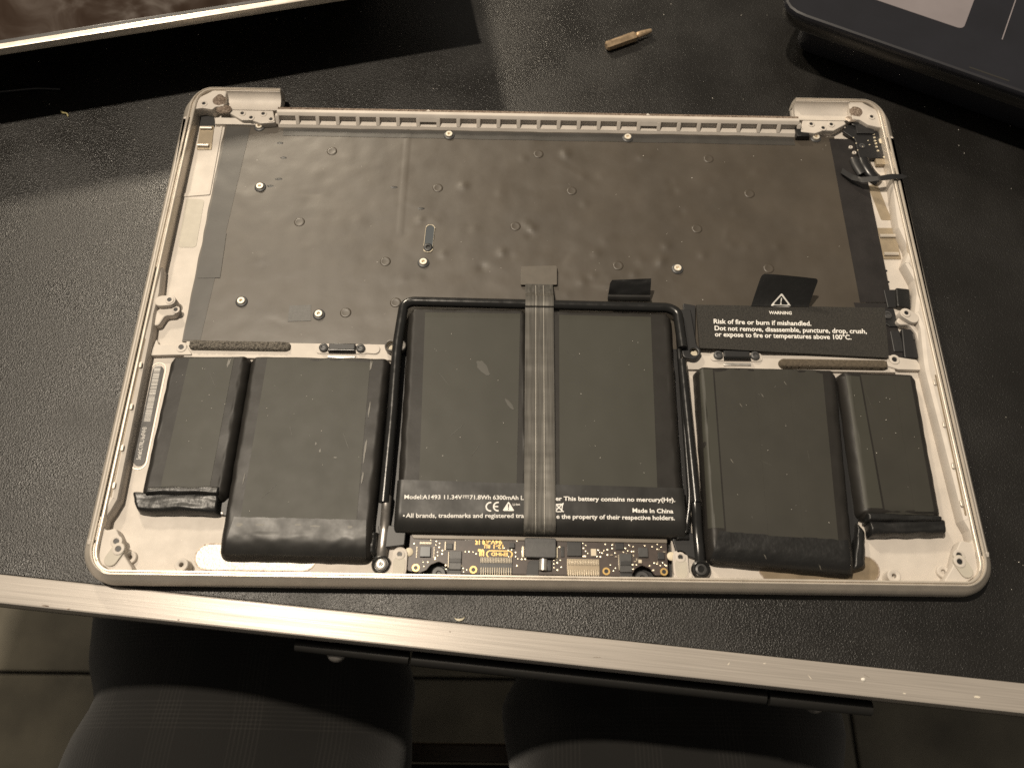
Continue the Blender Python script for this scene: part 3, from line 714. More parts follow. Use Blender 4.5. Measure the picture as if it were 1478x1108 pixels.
# torn oblong hole in the foil
hx, hy = -44.9,37.7
hx2, hy2 = -45.3,28.1
tear = capsule(hx, hy, hx2, hy2, 1.75, 10)
torn = [(x + 0.45 * nz(x * 2, y * 2, 1), y + 0.45 * nz(x * 2, y * 2, 5)) for x, y in capsule(hx, hy, hx2, hy2, 2.05, 12)]
zt = foil_z(hx, hy)
plate('torn_hole_edge', torn, zt - 0.2, zt + 0.35, M['ivory'], case, holes=[tear], bevel=0.08)
plate('torn_hole_tape', tear, zt - 0.3, zt + 0.14, M['chipblue'], case, bevel=0.02)
link('torn_hole_screw', lathe_mesh('torn_hole_screw', [(1.9, 0), (1.9, 0.5), (1.5, 0.75), (0.9, 0.7), (0.8, 0.2), (0.01, 0.2)], M['plastic']), case, (hx2, hy2 + 0.3, zt))
for k, (x, y) in enumerate(((-112.6,81.4), (-110.1,73.4), (-110.7,61.9), (-113.8,58.2), (-61.3,58.6), (-49.2,47.8))):
    blob('foil_scuff', x, y, foil_z(x, y) + 0.02, 1.5, 0.6, 0.12, M['plastic'], case, k * 2.3, n=14)

# ---------------------------------------------------------------- charging port board, cable and tape at the back right
pb_poly = [(134.5,92.3), (139.1,98.0), (142.8,97.6), (149.5,99.0), (152.4,97.5), (152.6,90.0), (152.5,77.7), (139.5,77.4), (139.3,87.8)]
pb = plate('port_board', fillet(pb_poly, [1, 1.5, 1.5, 1.5, 2, 0.5, 0.6, 1.2, 2]), 5.0, 6.4, M['plastic'], case, bevel=0.2)
pbz = 6.4
dot = lathe_mesh('solder_pad', [(0.55, 0), (0.5, 0.18), (0.3, 0.25), (0.01, 0.27)], M['pad'], n=12)
for px, py in ((148.3,93.5), (147.9,90.7), (147.9,88.8), (147.9,87.0), (148.0,85.5), (148.0,83.7), (148.2,81.5)):
    link('solder_pad', dot, pb, (px, py, pbz - 0.02))
for px, py in ((150.7,96.3), (150.6,78.1)):
    link('solder_pad', dot, pb, (px, py, pbz - 0.02)).scale = (1.6, 0.9, 1)
for px, py in ((138.7,88.6), (139.4,85.5), (144.9,87.1), (145.1,84.8), (139.4,81.6), (141.9,83.6)):
    link('solder_pad', dot, pb, (px, py, pbz - 0.02)).scale = (0.6, 0.6, 0.8)
link('screw', lathe_mesh('board_screw', [(2.0, -0.3), (2.0, 0.6), (1.5, 0.9), (0.8, 0.8), (0.7, 0.3), (0.01, 0.3)], M['plastic']), pb, (140.4,96.7, 6.5))
link('board_ring', lathe_mesh('board_ring', [(1.3, 0), (1.3, 0.3), (0.7, 0.3), (0.7, 0.1), (0.01, 0.1)], M['greyplastic']), pb, (141.6,84.0, 6.4))
box('component', 140.2,90.5, 6.3, 147.9,95.8, 7.3, M['chip'], pb, bevel=0.3)
plate('board_tab', fillet([(149.5,87.9), (154.0,89.1), (154.1,86.0), (149.6,85.2)], 0.7), 6.3, 6.9, M['ivory'], case, bevel=0.15)
box('connector_shell', 146.6,77.6, 4.0, 152.4,74.4, 6.2, M['tan_pad'], case, bevel=0.4)
for k, (px, py) in enumerate(((137.2,84.2), (138.3,81.2), (137.1,77.7))):
    boss('port_peg', px, py, 5.6, 0.9, hole_r=0.3)
cp = [(141.2,77.1, 6.0), (141.5,73.3, 6.2), (143.2,68.9, 6.0), (146.4,66.0, 5.2)]
tube('port_cable', cp, 2.6, M['cable'], case, corner=3, flat=0.6)
tube('port_cable', [(x - 3.6, y + 0.3, z - 0.4) for x, y, z in cp[:3]], 2.2, M['chip'], case, corner=3, flat=0.6)
def tape_fn(u, v):
    P_ = [Vector((130.8,70.8, 6.0)), Vector((134.2,66.3, 7.2)), Vector((137.5,63.8, 8.6)), Vector((143.9,63.1, 10.9)), Vector((150.0,63.9, 11.1)), Vector((155.9,64.4, 10.7))]
    t = u * (len(P_) - 1); i = min(int(t), len(P_) - 2); p = P_[i].lerp(P_[i + 1], t - i)
    w = 2.6 if u < 0.93 else 2.6 * (1 - (u - 0.93) / 0.09)
    return (p.x + (1.2 if u < 0.35 else 0) * (v - 0.5), p.y + (v - 0.5) * w + 0.3 * nz(u * 6, v, 2), p.z)
sheet('tape_strap', tape_fn, 40, 6, M['plastic'], case, thick=0.25)
box('rail_tape', 113.4,88.2, 4.5, 119.0,93.4, 7.4, M['blacktape'], case, bevel=0.4)

# ---------------------------------------------------------------- black modules at the right side
plate('speaker_module', fillet([(138.9,11.9), (144.0,12.0), (143.3,3.7), (139.1,3.6)], 0.5), 3.9, 5.2, M['plastic'], case, bevel=0.3)
plate('speaker_module', fillet([(143.3,12.1), (148.8,11.5), (147.7,2.6), (142.3,3.4)], 0.8), 3.9, 6.6, M['blacktape'], case, bevel=0.5)
plate('module_tab', fillet([(136.4,2.6), (141.5,3.0), (141.7,-2.0), (143.9,-5.1), (138.4,-5.2), (136.0,-3.1)], 0.8), 3.9, 5.4, M['plastic'], case, bevel=0.3)
link('screw', screw_head, case, (138.0,-0.2, 5.6))
plate('speaker_module', fillet([(142.4,-6.3), (146.9,-6.8), (146.7,-19.3), (141.1,-19.1)], 0.8), 3.9, 6.2, M['plastic'], case, bevel=0.4)
plate('speaker_module', fillet([(138.1,-6.8), (141.9,-6.7), (142.3,-16.1), (138.0,-16.2)], 0.8), 3.9, 5.2, M['chip'], case, bevel=0.3)
box('module_clip', 146.1,-8.9, 6.1, 146.7,-11.3, 6.6, M['gunmetal'], case, bevel=0.1)

# ---------------------------------------------------------------- front edge: foil recesses and bosses by the touchpad
def recess(x0, x1, yc, r, m):
    plate('recess_edge', capsule(x0, yc, x1, yc, r + 0.35), 3.9, 4.15, M['alu'], case, holes=[capsule(x0, yc, x1, yc, r - 0.1)], bevel=0.08).data.materials[0] = M['dirty_alu']
    plate('recess_pad', capsule(x0, yc, x1, yc, r), 3.9, 4.06, M[m], case, bevel=0.02)
recess(-114.5, -81.5, -99.4, 4.4, 'shiny_pad')
recess(80.5, 113.5, -100.6, 4.4, 'brown_pad')
for cx, cy in ((-48.3,-98.0), (48.8,-97.6)):
    plate('boss_arm', capsule(cx, cy, cx, cy - 5.2, 2.7), 3.5, 5.6, M['alu'], case, bevel=0.3)
    plate('arm_inlay', capsule(cx, cy - 2.6, cx, cy - 5.2, 2.1), 5.5, 5.75, M['foil_pad'], case, bevel=0.05)
    screw_hole(cx, cy, 5.6, s=1.15)
plate('pocket_web', fillet([(-54, -105.4), (-54, -103.2), (-51.0, -101.5), (-48.0, -101.5), (-46.9, -105.4)], 1), 3.5, 5.4, M['alu'], case, bevel=0.3)
plate('pocket_web', fillet([(52.5, -105.4), (52.5, -103.2), (49.8, -101.5), (46.6, -101.5), (45.7, -105.4)], 1), 3.5, 5.4, M['alu'], case, bevel=0.3)
lug = lathe_mesh('white_lug', [(1.5, 0), (1.5, 0.5), (1.2, 0.7), (0.01, 0.7)], M['ivory'])
link('white_lug', lug, case, (-45.3,-96.9, 4.3)); link('white_lug', lug, case, (45.8,-97.1, 4.3))
# serial label
sl = plate('serial_label', capsule(-145.0,-28.9, -145.0,-64.8, 2.1), 3.9, 4.22, M['keytape'], case, bevel=0.03)
plate('label_groove', capsule(-145.1,-28.3, -145.2,-65.3, 3.1), 3.9, 4.14, M['rim'], case, holes=[capsule(-145.1,-28.3, -145.2,-65.3, 2.6)], bevel=0.05)
bx0, by0 = -145.5,-26.6
bx1, by1 = -145.2,-49.6
dirv = Vector((bx1 - bx0, by1 - by0)); blen = dirv.length; dirv.normalize(); nrm = Vector((-dirv.y, dirv.x))
vs, fs = [], []; t = 0.0
while t < blen:
    w_ = random.choice((0.22, 0.35, 0.5, 0.22)); a, b_ = t, min(t + w_, blen)
    k = len(vs)
    for tt, ss in ((a, -1.2), (b_, -1.2), (b_, 1.2), (a, 1.2)):
        p = Vector((bx0, by0)) + dirv * tt + nrm * ss; vs.append((p.x, p.y, 4.26))
    fs.append((k, k + 1, k + 2, k + 3)); t = b_ + random.choice((0.12, 0.2, 0.3))
pyd('barcode', vs, fs, M['greyprint'], sl, smooth=0)
text('serial_text', 'Serial:C17RL16uFVH3', -144.7,-64.5, 12.6, 1.5, M['greyprint'], sl, lambda x, y: 4.27, ang=math.atan2(-dirv.y, -dirv.x), bold=0.02)


# ================================================================== touchpad circuit board (part of the case)
BZ = 4.6
board_poly = fillet([(-45.2, -90.0), (-45.6, -103.4), (-41.0, -103.9), (-38.9, -103.0), (-37.6, -101.2), (-34.8, -100.0), (-32.0, -101.2), (-30.8, -104.0), (31.6, -104.2), (33.0, -101.6), (35.4, -100.3), (38.2, -101.4), (39.8, -103.8), (44.4, -103.6), (44.6, -90.0)],
                    [0.6, 1.2, 1, 0.8, 1.5, 1.5, 1.5, 0.4, 0.4, 1.5, 1.5, 1.5, 0.6, 1.2, 0.6])
pcb = plate('touchpad_board', board_poly, 3.4, BZ, M['pcb'], case, bevel=0.1)
plate('board_stiffener', fillet([(-45.6, -89.6), (-44.0, -92.2), (44.6, -92.6), (44.6, -89.6)], [0.2, 0.8, 0.2, 0.2]), 4.5, 5.1, M['stiff'], pcb, bevel=0.15)
def chip(x, y, w, h, z, m='chip', name='chip'):
    return box(name, x - w / 2, y - h / 2, BZ - 0.05, x + w / 2, y + h / 2, BZ + z, M[m], pcb, bevel=0.12)
def chip_px(x, y, w, h, z, m='chip', name='chip'): return chip(x, y, w, h, z, m, name)
chip_px(-39.6,-96.8, 3.6, 3.6, 0.9, 'chipblue', 'processor_chip')
chip_px(-31.3,-94.8, 2.2, 2.0, 0.5)
chip_px(-9.6,-94.2, 1.9, 1.9, 0.9)
chip_px(12.1,-95.1, 5.0, 5.0, 0.7)
chip_px(27.9,-93.9, 2.9, 2.4, 0.5)
chip_px(36.0,-96.0, 3.3, 3.3, 0.9, 'greyplastic', 'inductor')
chip_px(42.2,-97.1, 2.3, 2.5, 0.7)
chip_px(18.8,-96.2, 1.9, 2.5, 0.5, 'ivory', 'crystal')
chip_px(8.0,-96.1, 1.2, 3.6, 0.35)
chip_px(34.8,-99.1, 1.2, 1.2, 0.6, 'ivory', 'capacitor')
# two flat sockets with folded film
for px, py in ((-29.1,-99.6), (29.8,-99.7)):
    c = chip_px(px, py, 4.2, 6.4, 0.7, 'greyplastic', 'socket')
    box('socket_latch', px - 2.0, py - 0.9, BZ + 0.6, px + 2.0, py + 0.5, BZ + 0.95, M['chip'], pcb, bevel=0.1)
    box('socket_film', px - 2.1, py - 6.0, BZ - 0.6, px + 2.1, py - 3.4, BZ + 0.3, M['chip'], pcb, bevel=0.1)
    box('socket_rail', px - 2.5, py - 2.6, BZ, px - 2.2, py + 2.8, BZ + 0.75, M['pins'], pcb, bevel=0.05)
# gold finger connectors
pin = plate_mesh('contact_pin', rect(-0.13, -1.0, 0.13, 1.0), 0, 0.35, M['pins'], bevel=0.05)
for cx, cy, mm in ((*(-15.0,-100.8), 'pins'), (*(15.1,-101.1), 'ivory')):
    box('connector_body', cx - 5.6, cy - 3.0, BZ - 0.1, cx + 5.6, cy + 2.6, BZ + 0.35, M['tan_pad' if mm == 'ivory' else 'greyplastic'], pcb, bevel=0.1)
    for i in range(20):
        link('contact_pin', pin, pcb, (cx - 5.2 + i * 10.4 / 19, cy + 1.4, BZ + 0.3))
    for i in range(14):
        o = link('contact_pin', pin, pcb, (cx - 5.1 + i * 10.2 / 13, cy - 2.6, BZ + 0.25)); o.scale = (1.0, 1.5, 1)
# vias, pads and rings
via = lathe_mesh('via', [(0.36, 0), (0.34, 0.12), (0.2, 0.16), (0.01, 0.16)], M['pad'], n=10)
VIAS = ((-43.6,-93.9), (-37.9,-92.6), (-35.9,-93.0), (-34.7,-93.7), (-36.0,-94.3), (-34.8,-95.1), (-33.6,-96.2), (-35.3,-96.8), (-33.7,-97.4), (-35.2,-98.0), (-36.0,-98.7), (-36.0,-99.2), (-32.3,-101.3), (-32.1,-102.6), (-26.9,-101.4), (-26.2,-102.3), (-25.0,-102.8), (-26.0,-103.5), (-25.7,-96.5), (-24.4,-96.5), (-23.0,-96.6), (-21.9,-97.2), (-7.8,-92.5), (-10.8,-95.8), (-9.6,-95.6), (-8.2,-96.5), (-8.2,-97.9), (-7.4,-98.7), (-6.0,-98.8), (-4.8,-98.8), (-7.7,-101.1), (-10.7,-98.0), (-12.2,-95.0), (-40.1,-100.3), (-38.5,-100.3), (-39.8,-101.8), (5.1,-99.0), (5.1,-100.3), (6.3,-99.9), (5.8,-98.6), (7.3,-99.0), (5.1,-101.6), (6.3,-102.4), (7.6,-101.4), (7.1,-94.4),
        (15.3,-93.0), (16.3,-93.7), (15.5,-94.7), (16.2,-95.7), (16.9,-96.5), (16.0,-97.5), (15.4,-97.5), (20.6,-95.3), (21.1,-96.1), (21.9,-96.3), (22.5,-95.4), (23.8,-95.1), (23.1,-93.2), (25.5,-93.4), (25.5,-94.6), (23.8,-96.9), (26.4,-96.2), (29.3,-95.9), (30.1,-94.5), (30.9,-95.4), (31.3,-93.4), (32.8,-93.9), (30.3,-96.5), (24.6,-100.4), (26.3,-101.5), (25.6,-102.4), (32.4,-100.2), (33.6,-100.2), (32.4,-101.7), (31.6,-103.4), (39.5,-93.8), (41.3,-93.0), (42.6,-93.9), (41.1,-94.6), (39.9,-99.5), (40.9,-99.8), (41.9,-100.4), (38.2,-100.5), (39.4,-102.0), (43.5,-100.1), (44.0,-100.4), (42.8,-99.4), (20.1,-97.5), (21.3,-97.6), (36.9,-93.5), (32.9,-95.6), (32.3,-95.6))
for x, y in VIAS:
    o = link('via', via, pcb, (x, y, BZ - 0.02)); k = random.uniform(0.75, 1.1); o.scale = (k, k, 1)
bring = lathe_mesh('mounting_ring', [(1.35, 0), (1.3, 0.2), (0.75, 0.2), (0.7, 0.05), (0.01, 0.05)], M['gold'])
for x, y in ((-42.6,-102.3), (-22.8,-102.7), (23.0,-102.6), (42.9,-102.5)):
    link('mounting_ring', bring, pcb, (x, y, BZ))
    link('hole_shadow', hole, pcb, (x, y, BZ + 0.05))
tsc = lathe_mesh('touchpad_screw', [(2.6, 0), (2.6, 1.4), (2.2, 1.9), (1.0, 1.9), (0.8, 1.2), (0.01, 1.2)], M['greyplastic'])
link('touchpad_screw', tsc, case, (-34.8, -103.8, 1.2)); link('touchpad_screw', tsc, case, (35.6, -104.4, 1.2))
# tiny parts round the processor
tiny = plate_mesh('resistor', rect(-0.22, -0.4, 0.22, 0.4), 0, 0.3, M['pins'], bevel=0.05)
cxp, cyp = -39.6,-96.8
for i in range(8):
    link('resistor', tiny, pcb, (cxp - 1.9 + i * 0.52, cyp + 3.1, BZ)); link('resistor', tiny, pcb, (cxp - 3.0, cyp - 1.9 + i * 0.5, BZ)).scale = (1, 0.4, 1)
    link('resistor', tiny, pcb, (cxp + 3.0, cyp - 1.9 + i * 0.5, BZ)).scale = (1, 0.4, 1)
for i in range(12):
    link('resistor', tiny, pcb, (random.uniform(25, 44), random.uniform(-99.5, -92.5), BZ)).rotation_euler.z = random.choice((0, 1.57))
for i in range(4):
    link('resistor', tiny, pcb, (-32.8,-93.5, BZ)).location.y += -i * 0.75 * S; link('resistor', tiny, pcb, (-29.4,-93.4, BZ)).location.y += -i * 0.75 * S
bz = lambda x, y: BZ + 0.06
A180 = math.pi
text('board_print', '94V-0', *(-13.0,-92.2), 6.0, 1.5, M['gold'], pcb, bz, A180, 0.03)
text('board_print', '09 15', *(-18.0,-91.8), 4.4, 2.1, M['gold'], pcb, bz, A180, 0.04)
text('board_print', '12-1', *(-12.6,-93.9), 3.4, 1.4, M['gold'], pcb, bz, A180, 0.03)
text('board_print', 'RU', *(-17.2,-93.9), 2.0, 1.3, M['gold'], pcb, bz, A180, 0.03)
text('board_print', 'UL', *(-19.2,-95.8), 2.2, 1.9, M['gold'], pcb, bz, A180, 0.10)
ovx, ovy = -13.9,-97.2
ov = plate('board_emblem', capsule(ovx - 3.3, ovy, ovx + 3.3, ovy, 1.35), BZ - 0.02, BZ + 0.06, M['gold'], pcb, bevel=0.01, holes=[capsule(ovx - 3.2, ovy, ovx + 3.2, ovy, 0.98)])
text('board_print', 'EMHD', ovx + 2.9, ovy + 0.6, 5.8, 1.2, M['gold'], pcb, bz, A180, 0.03)
text('board_print', 'rearsud', *(-22.7,-92.0), 3.3, 0.7, M['greyprint'], pcb, bz, A180, 0.02)
for x, y in ((-5.8,-96.3), (6.0,-96.4)):
    box('solder_tab', x - 0.35, y - 1.9, BZ, x + 0.35, y + 1.9, BZ + 0.5, M['pad'], pcb, bevel=0.1)

# ================================================================== battery pack
bat = thing('battery_pack', 'six cell black battery pack with rounded tube frame inside the silver laptop case', 'battery')

class Cell:
    """pillow with its own rounding along bottom, right, top and left edge"""
    def __init__(s, quad, z0, z1, rad, seed):
        s.q = [Vector(p) for p in quad]; s.z0, s.z1, s.rad, s.seed, s.wob = z0, z1, rad, seed, 0.45
    def h(s, x, y):
        p = Vector((x, y)); f = 1.0
        for i in range(4):
            a, b = s.q[i], s.q[(i + 1) % 4]; e = b - a
            d = (e.x * (p.y - a.y) - e.y * (p.x - a.x)) / e.length
            r = s.rad[i]
            if d < r: k = max(0.0, d / r); f *= math.sqrt(max(0.0, 1 - (1 - k) ** 2))
        w = 0.16 * nz(x * 0.035, y * 0.035, s.seed) + 0.05 * nz(x * 0.13, y * 0.13, s.seed)
        if f < 0.999: w += (0.5 * nz(x * 0.10, y * 0.10, s.seed + 2) + 0.35 * nz(x * 0.35, y * 0.35, s.seed + 4)) * f * s.wob
        return s.z0 + (s.z1 - s.z0 + w) * f
    def build(s, name, m):
        def g(u, v):
            c = lambda t: 0.5 - 0.5 * math.cos(math.pi * t)
            uu = 0.35 * u + 0.65 * c(u); vv = 0.35 * v + 0.65 * c(v)
            x, y = bil(s.q, uu, vv); z = s.h(x, y)
            W_, H_ = (s.q[1] - s.q[0]).length, (s.q[3] - s.q[0]).length; rc = 3.2      # rounded corners in plan
            du, dv = min(uu, 1 - uu) * W_, min(vv, 1 - vv) * H_
            ax, ay = max(0, rc - du), max(0, rc - dv)
            if ax > 0 and ay > 0:
                k = max(ax, ay) / math.hypot(ax, ay); nu, nv = (rc - ax * k) / W_, (rc - ay * k) / H_
                x, y = bil(s.q, nu if uu < 0.5 else 1 - nu, nv if vv < 0.5 else 1 - nv)
            e = min(du, dv)
            if e < 6: x += 0.25 * nz(x * 0.2, y * 0.2, s.seed + 3); y += 0.25 * nz(x * 0.2, y * 0.2, s.seed + 9)
            return (x, y, z)
        s.o = sheet(name, g, 60, 80, M[m], bat); return s.o
    def film(s, name, quad, m, off=0.10, nu=30, nv=30, rough_edge=0.0):
        def g(u, v):
            x, y = bil(quad, u, v)
            if rough_edge and (v in (0, 1)): y += rough_edge * nz(x * 0.5, y, s.seed)
            return (x, y, s.h(x, y) + off)
        return sheet(name, g, nu, nv, M[m], s.o, thick=0.09)

ZT = 9.3
# far left
c1 = Cell([(-140.9, -80.5), (-109.9, -80.5), (-109.2, -23.4), (-140.0, -24.4)], 4.1, ZT - 0.6, [4, 3.4, 1.4, 2.8], 1); c1.build('battery_cell', 'pouch')
c1.film('cell_film', [(-133.6, -78), (-116.4, -78), (-115.4, -25.2), (-132.2, -25.6)], 'film')
# left
c2 = Cell([(-110.3, -101.0), (-57.4, -101.4), (-56.0, -23.6), (-109.7, -23.6)], 4.1, ZT, [9, 3.0, 1.6, 2.6], 2); c2.build('battery_cell', 'pouch')
c2.film('cell_film', [(-103.8,-88.2), (-63.6,-88.8), (-63.8,-24.7), (-102.7,-25.1)], 'film')
c2.film('cell_wrap', [(-108.2, -99.6), (-59.5, -100.0), (-60.2, -87.0), (-106.0, -86.6)], 'wrap', 0.16, 40, 20, 0.3)
# centre pair
c3 = Cell([(-50.6, -90.8), (-3.0, -90.8), (-4.4, -1.6), (-51.4, -1.6)], 4.1, ZT, [7, 2.2, 1.6, 3.0], 3); c3.build('battery_cell', 'pouch')
c3.film('cell_film', [(-42.7,-74.0), (-8.2,-73.7), (-7.4,-2.0), (-44.4,-2.1)], 'film')
c4 = Cell([(-1.6, -90.8), (51.2, -91.2), (52.0, -2.2), (-2.2, -1.6)], 4.1, ZT, [7, 3.0, 1.6, 2.2], 4); c4.build('battery_cell', 'pouch')
c4.film('cell_film', [(7.0,-73.8), (41.6,-74.5), (43.4,-2.6), (7.7,-2.3)], 'film')
# right
c5 = Cell([(57.6, -100.2), (108.2, -104.2), (113.4, -25.6), (59.0, -25.2)], 4.1, ZT + 0.2, [7, 3.4, 1.6, 3.0], 5); c5.build('battery_cell', 'pouch')
c5.film('cell_film', [(64.5, -90), (103.0, -92), (107.0, -26.8), (66.0, -26.6)], 'pouch2', 0.08)
c5.film('cell_strip', [(79.0, -90.6), (91.0, -91.2), (94.0, -26.9), (81.0, -26.8)], 'pouch2', 0.17)
c5.film('cell_strip', [(58.6, -88), (64.0, -88.2), (65.4, -27.0), (60.4, -27.0)], 'film', 0.06)
c5.film('cell_wrap', [(58.4, -99.6), (107.4, -103.4), (108.2, -92.0), (62.0, -89.2)], 'blacktape', 0.14, 40, 16, 0.3)
# far right
c6 = Cell([(112.0, -84.2), (141.9, -84.0), (143.5, -27.0), (113.4, -26.0)], 4.1, ZT - 0.5, [4, 2.6, 1.4, 4.4], 6); c6.wob = 0.2; c6.build('battery_cell', 'pouch')
c6.film('cell_film', [(121.5, -82), (138.8, -82), (140.3, -28.4), (121.6, -28.0)], 'pouch2', 0.08)
c6.film('cell_strip', [(132.0, -81), (138.6, -81), (140.1, -29), (134.0, -28.8)], 'pouch2', 0.15)
c6.film('cell_strip', [(114.6, -80), (120.8, -80), (121.0, -28.8), (116.0, -28.4)], 'film', 0.07)

# black sheets added under the outer cells to shade the gaps between them
plate('cell_gap_shade', fillet([(-138, -78), (-60, -98), (-58, -25), (-138, -25.5)], 1), 4.05, 4.9, M['plastic'], bat, bevel=0.2)
plate('cell_gap_shade', fillet([(62, -97), (106, -100), (114, -82), (139, -81), (141, -28), (61, -26.5)], 1), 4.05, 4.9, M['plastic'], bat, bevel=0.2)
# folded tape ends below the two narrow cells
def fold(cell, quad, z1, r, seed, m='blacktape'):
    k = Cell(quad, 4.1, z1, r, seed)
    def g(u, v):
        c = lambda t: 0.5 - 0.5 * math.cos(math.pi * t)
        x, y = bil(quad, c(u), c(v)); return (x + 0.4 * nz(y * 0.3, seed, u), y + 0.55 * nz(x * 0.18, seed, v * 2), k.h(x, y) + 0.5 * nz(x * 0.12, y * 0.5, seed) * min(1, 6 * v * (1 - v)))
    return sheet('tape_fold', g, 44, 18, M[m], cell.o)
fold(c1, [(-140.9,-85.1), (-112.2,-85.2), (-112.7,-77.4), (-144.2,-77.3)], 8.2, [2.2, 1.2, 1.5, 1.2], 11)
fold(c1, [(-139.0,-79.6), (-112.5,-79.2), (-112.4,-74.9), (-138.4,-75.3)], 9.4, [1.6, 1, 1.4, 1], 14)
fold(c6, [(115.3,-89.9), (142.4,-89.0), (143.1,-83.0), (115.1,-83.7)], 8.4, [2.0, 1.0, 1.5, 1.0], 17)
fold(c6, [(114.5,-85.3), (141.3,-84.9), (141.9,-82.0), (114.8,-80.6)], 9.3, [1.2, 1, 1.2, 1], 19)
fold(c5, [(107.1,-102.2), (112.6,-100.7), (114.9,-87.5), (111.8,-84.3)], 7.4, [1.4, 2.0, 1.4, 1.2], 23)
fold(c2, [(-61.7,-98.6), (-55.9,-99.0), (-56.0,-90.5), (-60.8,-89.8)], 7.4, [2, 2, 1.5, 1.2], 29)
fold(c1, [(-116.0,-85.3), (-110.9,-85.2), (-111.3,-82.7), (-116.1,-83.5)], 4.9, [0.6] * 4, 31, 'gunmetal')

# wear: pale rubs on film edges
def rub(cell, x, y, rx, ry, seed, rz=0.0, m='scuff'):
    n = 16; vs = []; 
    for i in range(n):
        a = 2 * math.pi * i / n; k = 1 + 0.5 * nz(math.cos(a) * 2 + seed, math.sin(a) * 2, seed)
        dx, dy = rx * k * math.cos(a), ry * k * math.sin(a)
        px, py = x + dx * math.cos(rz) - dy * math.sin(rz), y + dx * math.sin(rz) + dy * math.cos(rz)
        vs.append((px, py, cell.h(px, py) + 0.17))
    vs.append((x, y, cell.h(x, y) + 0.18))
    return pyd('rub_mark', vs, [(i, (i + 1) % n, n) for i in range(n)], M[m], cell.o, smooth=60)
for k, (px, py, rx, ry) in enumerate(((-63.4,-27.0, 0.4, 2.6), (-62.6,-45.4, 0.25, 3.2), (-62.8,-61.6, 0.4, 4.0), (-62.9,-72.0, 0.3, 2.2), (-80.7,-59.2, 0.25, 0.6), (-78.9,-61.9, 0.3, 0.7), (-73.2,-64.4, 0.7, 0.2), (-104.6,-72.7, 0.15, 2.4))):
    rub(c2, px, py, rx, ry, k * 1.7, -0.05)
for k, (px, py, rx, ry) in enumerate(((-103.8,-89.4, 1.2, 0.7), (-96.7,-89.3, 1.6, 0.3), (-83.6,-89.1, 1.3, 0.3), (-77.6,-89.5, 1.8, 0.35), (-65.7,-89.6, 0.8, 0.5))):
    rub(c2, px, py, rx, ry, k * 2.9 + 5)
rub(c3, -21.3,-28.0, 1.7, 3.6, 3.1, 0.6, 'film2'); rub(c3, -11.2,-42.6, 0.7, 2.6, 6.1, 0.6, 'film2'); rub(c3, -30.0,-53.1, 0.1, 3.2, 1.1, -0.8, 'film2')
for k, (px, py) in enumerate(((74.5,-41.7), (69.0,-63.5), (83.0,-37.6), (92.2,-32.4), (77.2,-97.9), (95.8,-100.9))):
    rub(c5, px, py, 0.16, 0.9, k * 1.3, 0.5)
rl_ = random.Random(3)
for cell in (c2, c2, c2, c3, c3, c4, c4, c4, c5, c5, c1, c6):
    px, py = bil([tuple(q) for q in cell.q], rl_.uniform(.25, .75), rl_.uniform(.3, .85))
    rub(cell, px, py, 0.07, rl_.uniform(0.8, 4.0), rl_.uniform(0, 9), rl_.uniform(-1.4, 1.4), 'film2')
rub(c1, -117.0,-26.3, 0.5, 3.0, 8.1, -0.15)

# printed wrap across the two middle cells
wq = [(-50.9, -90.6), (51.4, -91.0), (51.3, -74.0), (-50.6, -72.4)]
wcell = Cell([(-51.2, -91.4), (52.0, -91.8), (52.0, 20), (-51.2, 20)], 4.1, ZT + 0.30, [8, 2.0, 1, 2.0], 9)
wcell.wob = 0
def wrap_z(x, y): return wcell.h(x, y) + 0.12 + 0.18 * nz(x * 0.09, y * 0.16, 4)
def wg(u, v):
    x, y = bil(wq, u, v); return (x, y, wrap_z(x, y))
wrap = sheet('battery_label', wg, 120, 30, M['wrap'], bat, thick=0.12)
pz = lambda x, y: wrap_z(x, y) + 0.10
def line_px(name, s, x0, y0, x1, y1, h, par, zf, bold=0.012, m='print', shear=0.0):
    return text(name, s, x0, y0, math.hypot(x1 - x0, y1 - y0), h, M[m], par, zf, math.atan2(y1 - y0, x1 - x0), bold, shear)
line_px('print_line', 'Model:A1493 11.34V', *(-47.5,-79.4), *(-27.3,-79.2), 1.5, wrap, pz)
line_px('print_line', '71.8Wh 6300mAh L', *(-24.6,-79.2), *(-5.7,-79.1), 1.5, wrap, pz)
x, y = -27.1,-78.8
pyd('direct_current_mark', [(x, y + .75, pz(x, y)), (x + 2.2, y + .75, pz(x, y)), (x + 2.2, y + 1.0, pz(x, y)), (x, y + 1.0, pz(x, y))] + [(x + a, y + b, pz(x, y)) for q in (0, .85, 1.7) for a, b in ((q, 0.1), (q + .5, 0.1), (q + .5, .35), (q, .35))],
    [(0, 1, 2, 3), (4, 5, 6, 7), (8, 9, 10, 11), (12, 13, 14, 15)], M['print'], wrap, smooth=0)
line_px('print_line', 'i-ion Polym', *(-5.4,-79.1), *(5.1,-79.2), 1.5, wrap, pz)
line_px('print_line', 'er This battery contains no mercury(Hg).', *(5.5,-79.2), *(47.5,-79.1), 1.5, wrap, pz, 0.02)
line_px('print_line', 'Made In China', *(32.3,-83.1), *(46.5,-83.2), 1.5, wrap, pz, 0.02)
line_px('print_line', 'All brands, trademarks and registered tra', *(-46.6,-86.0), *(-5.6,-85.5), 1.5, wrap, pz, 0.015)
line_px('print_line', 'demarks ar', *(-5.4,-85.5), *(5.3,-85.6), 1.5, wrap, pz, 0.015)
line_px('print_line', 'e the property of their respective holders.', *(5.7,-85.6), *(46.9,-85.6), 1.5, wrap, pz, 0.02)
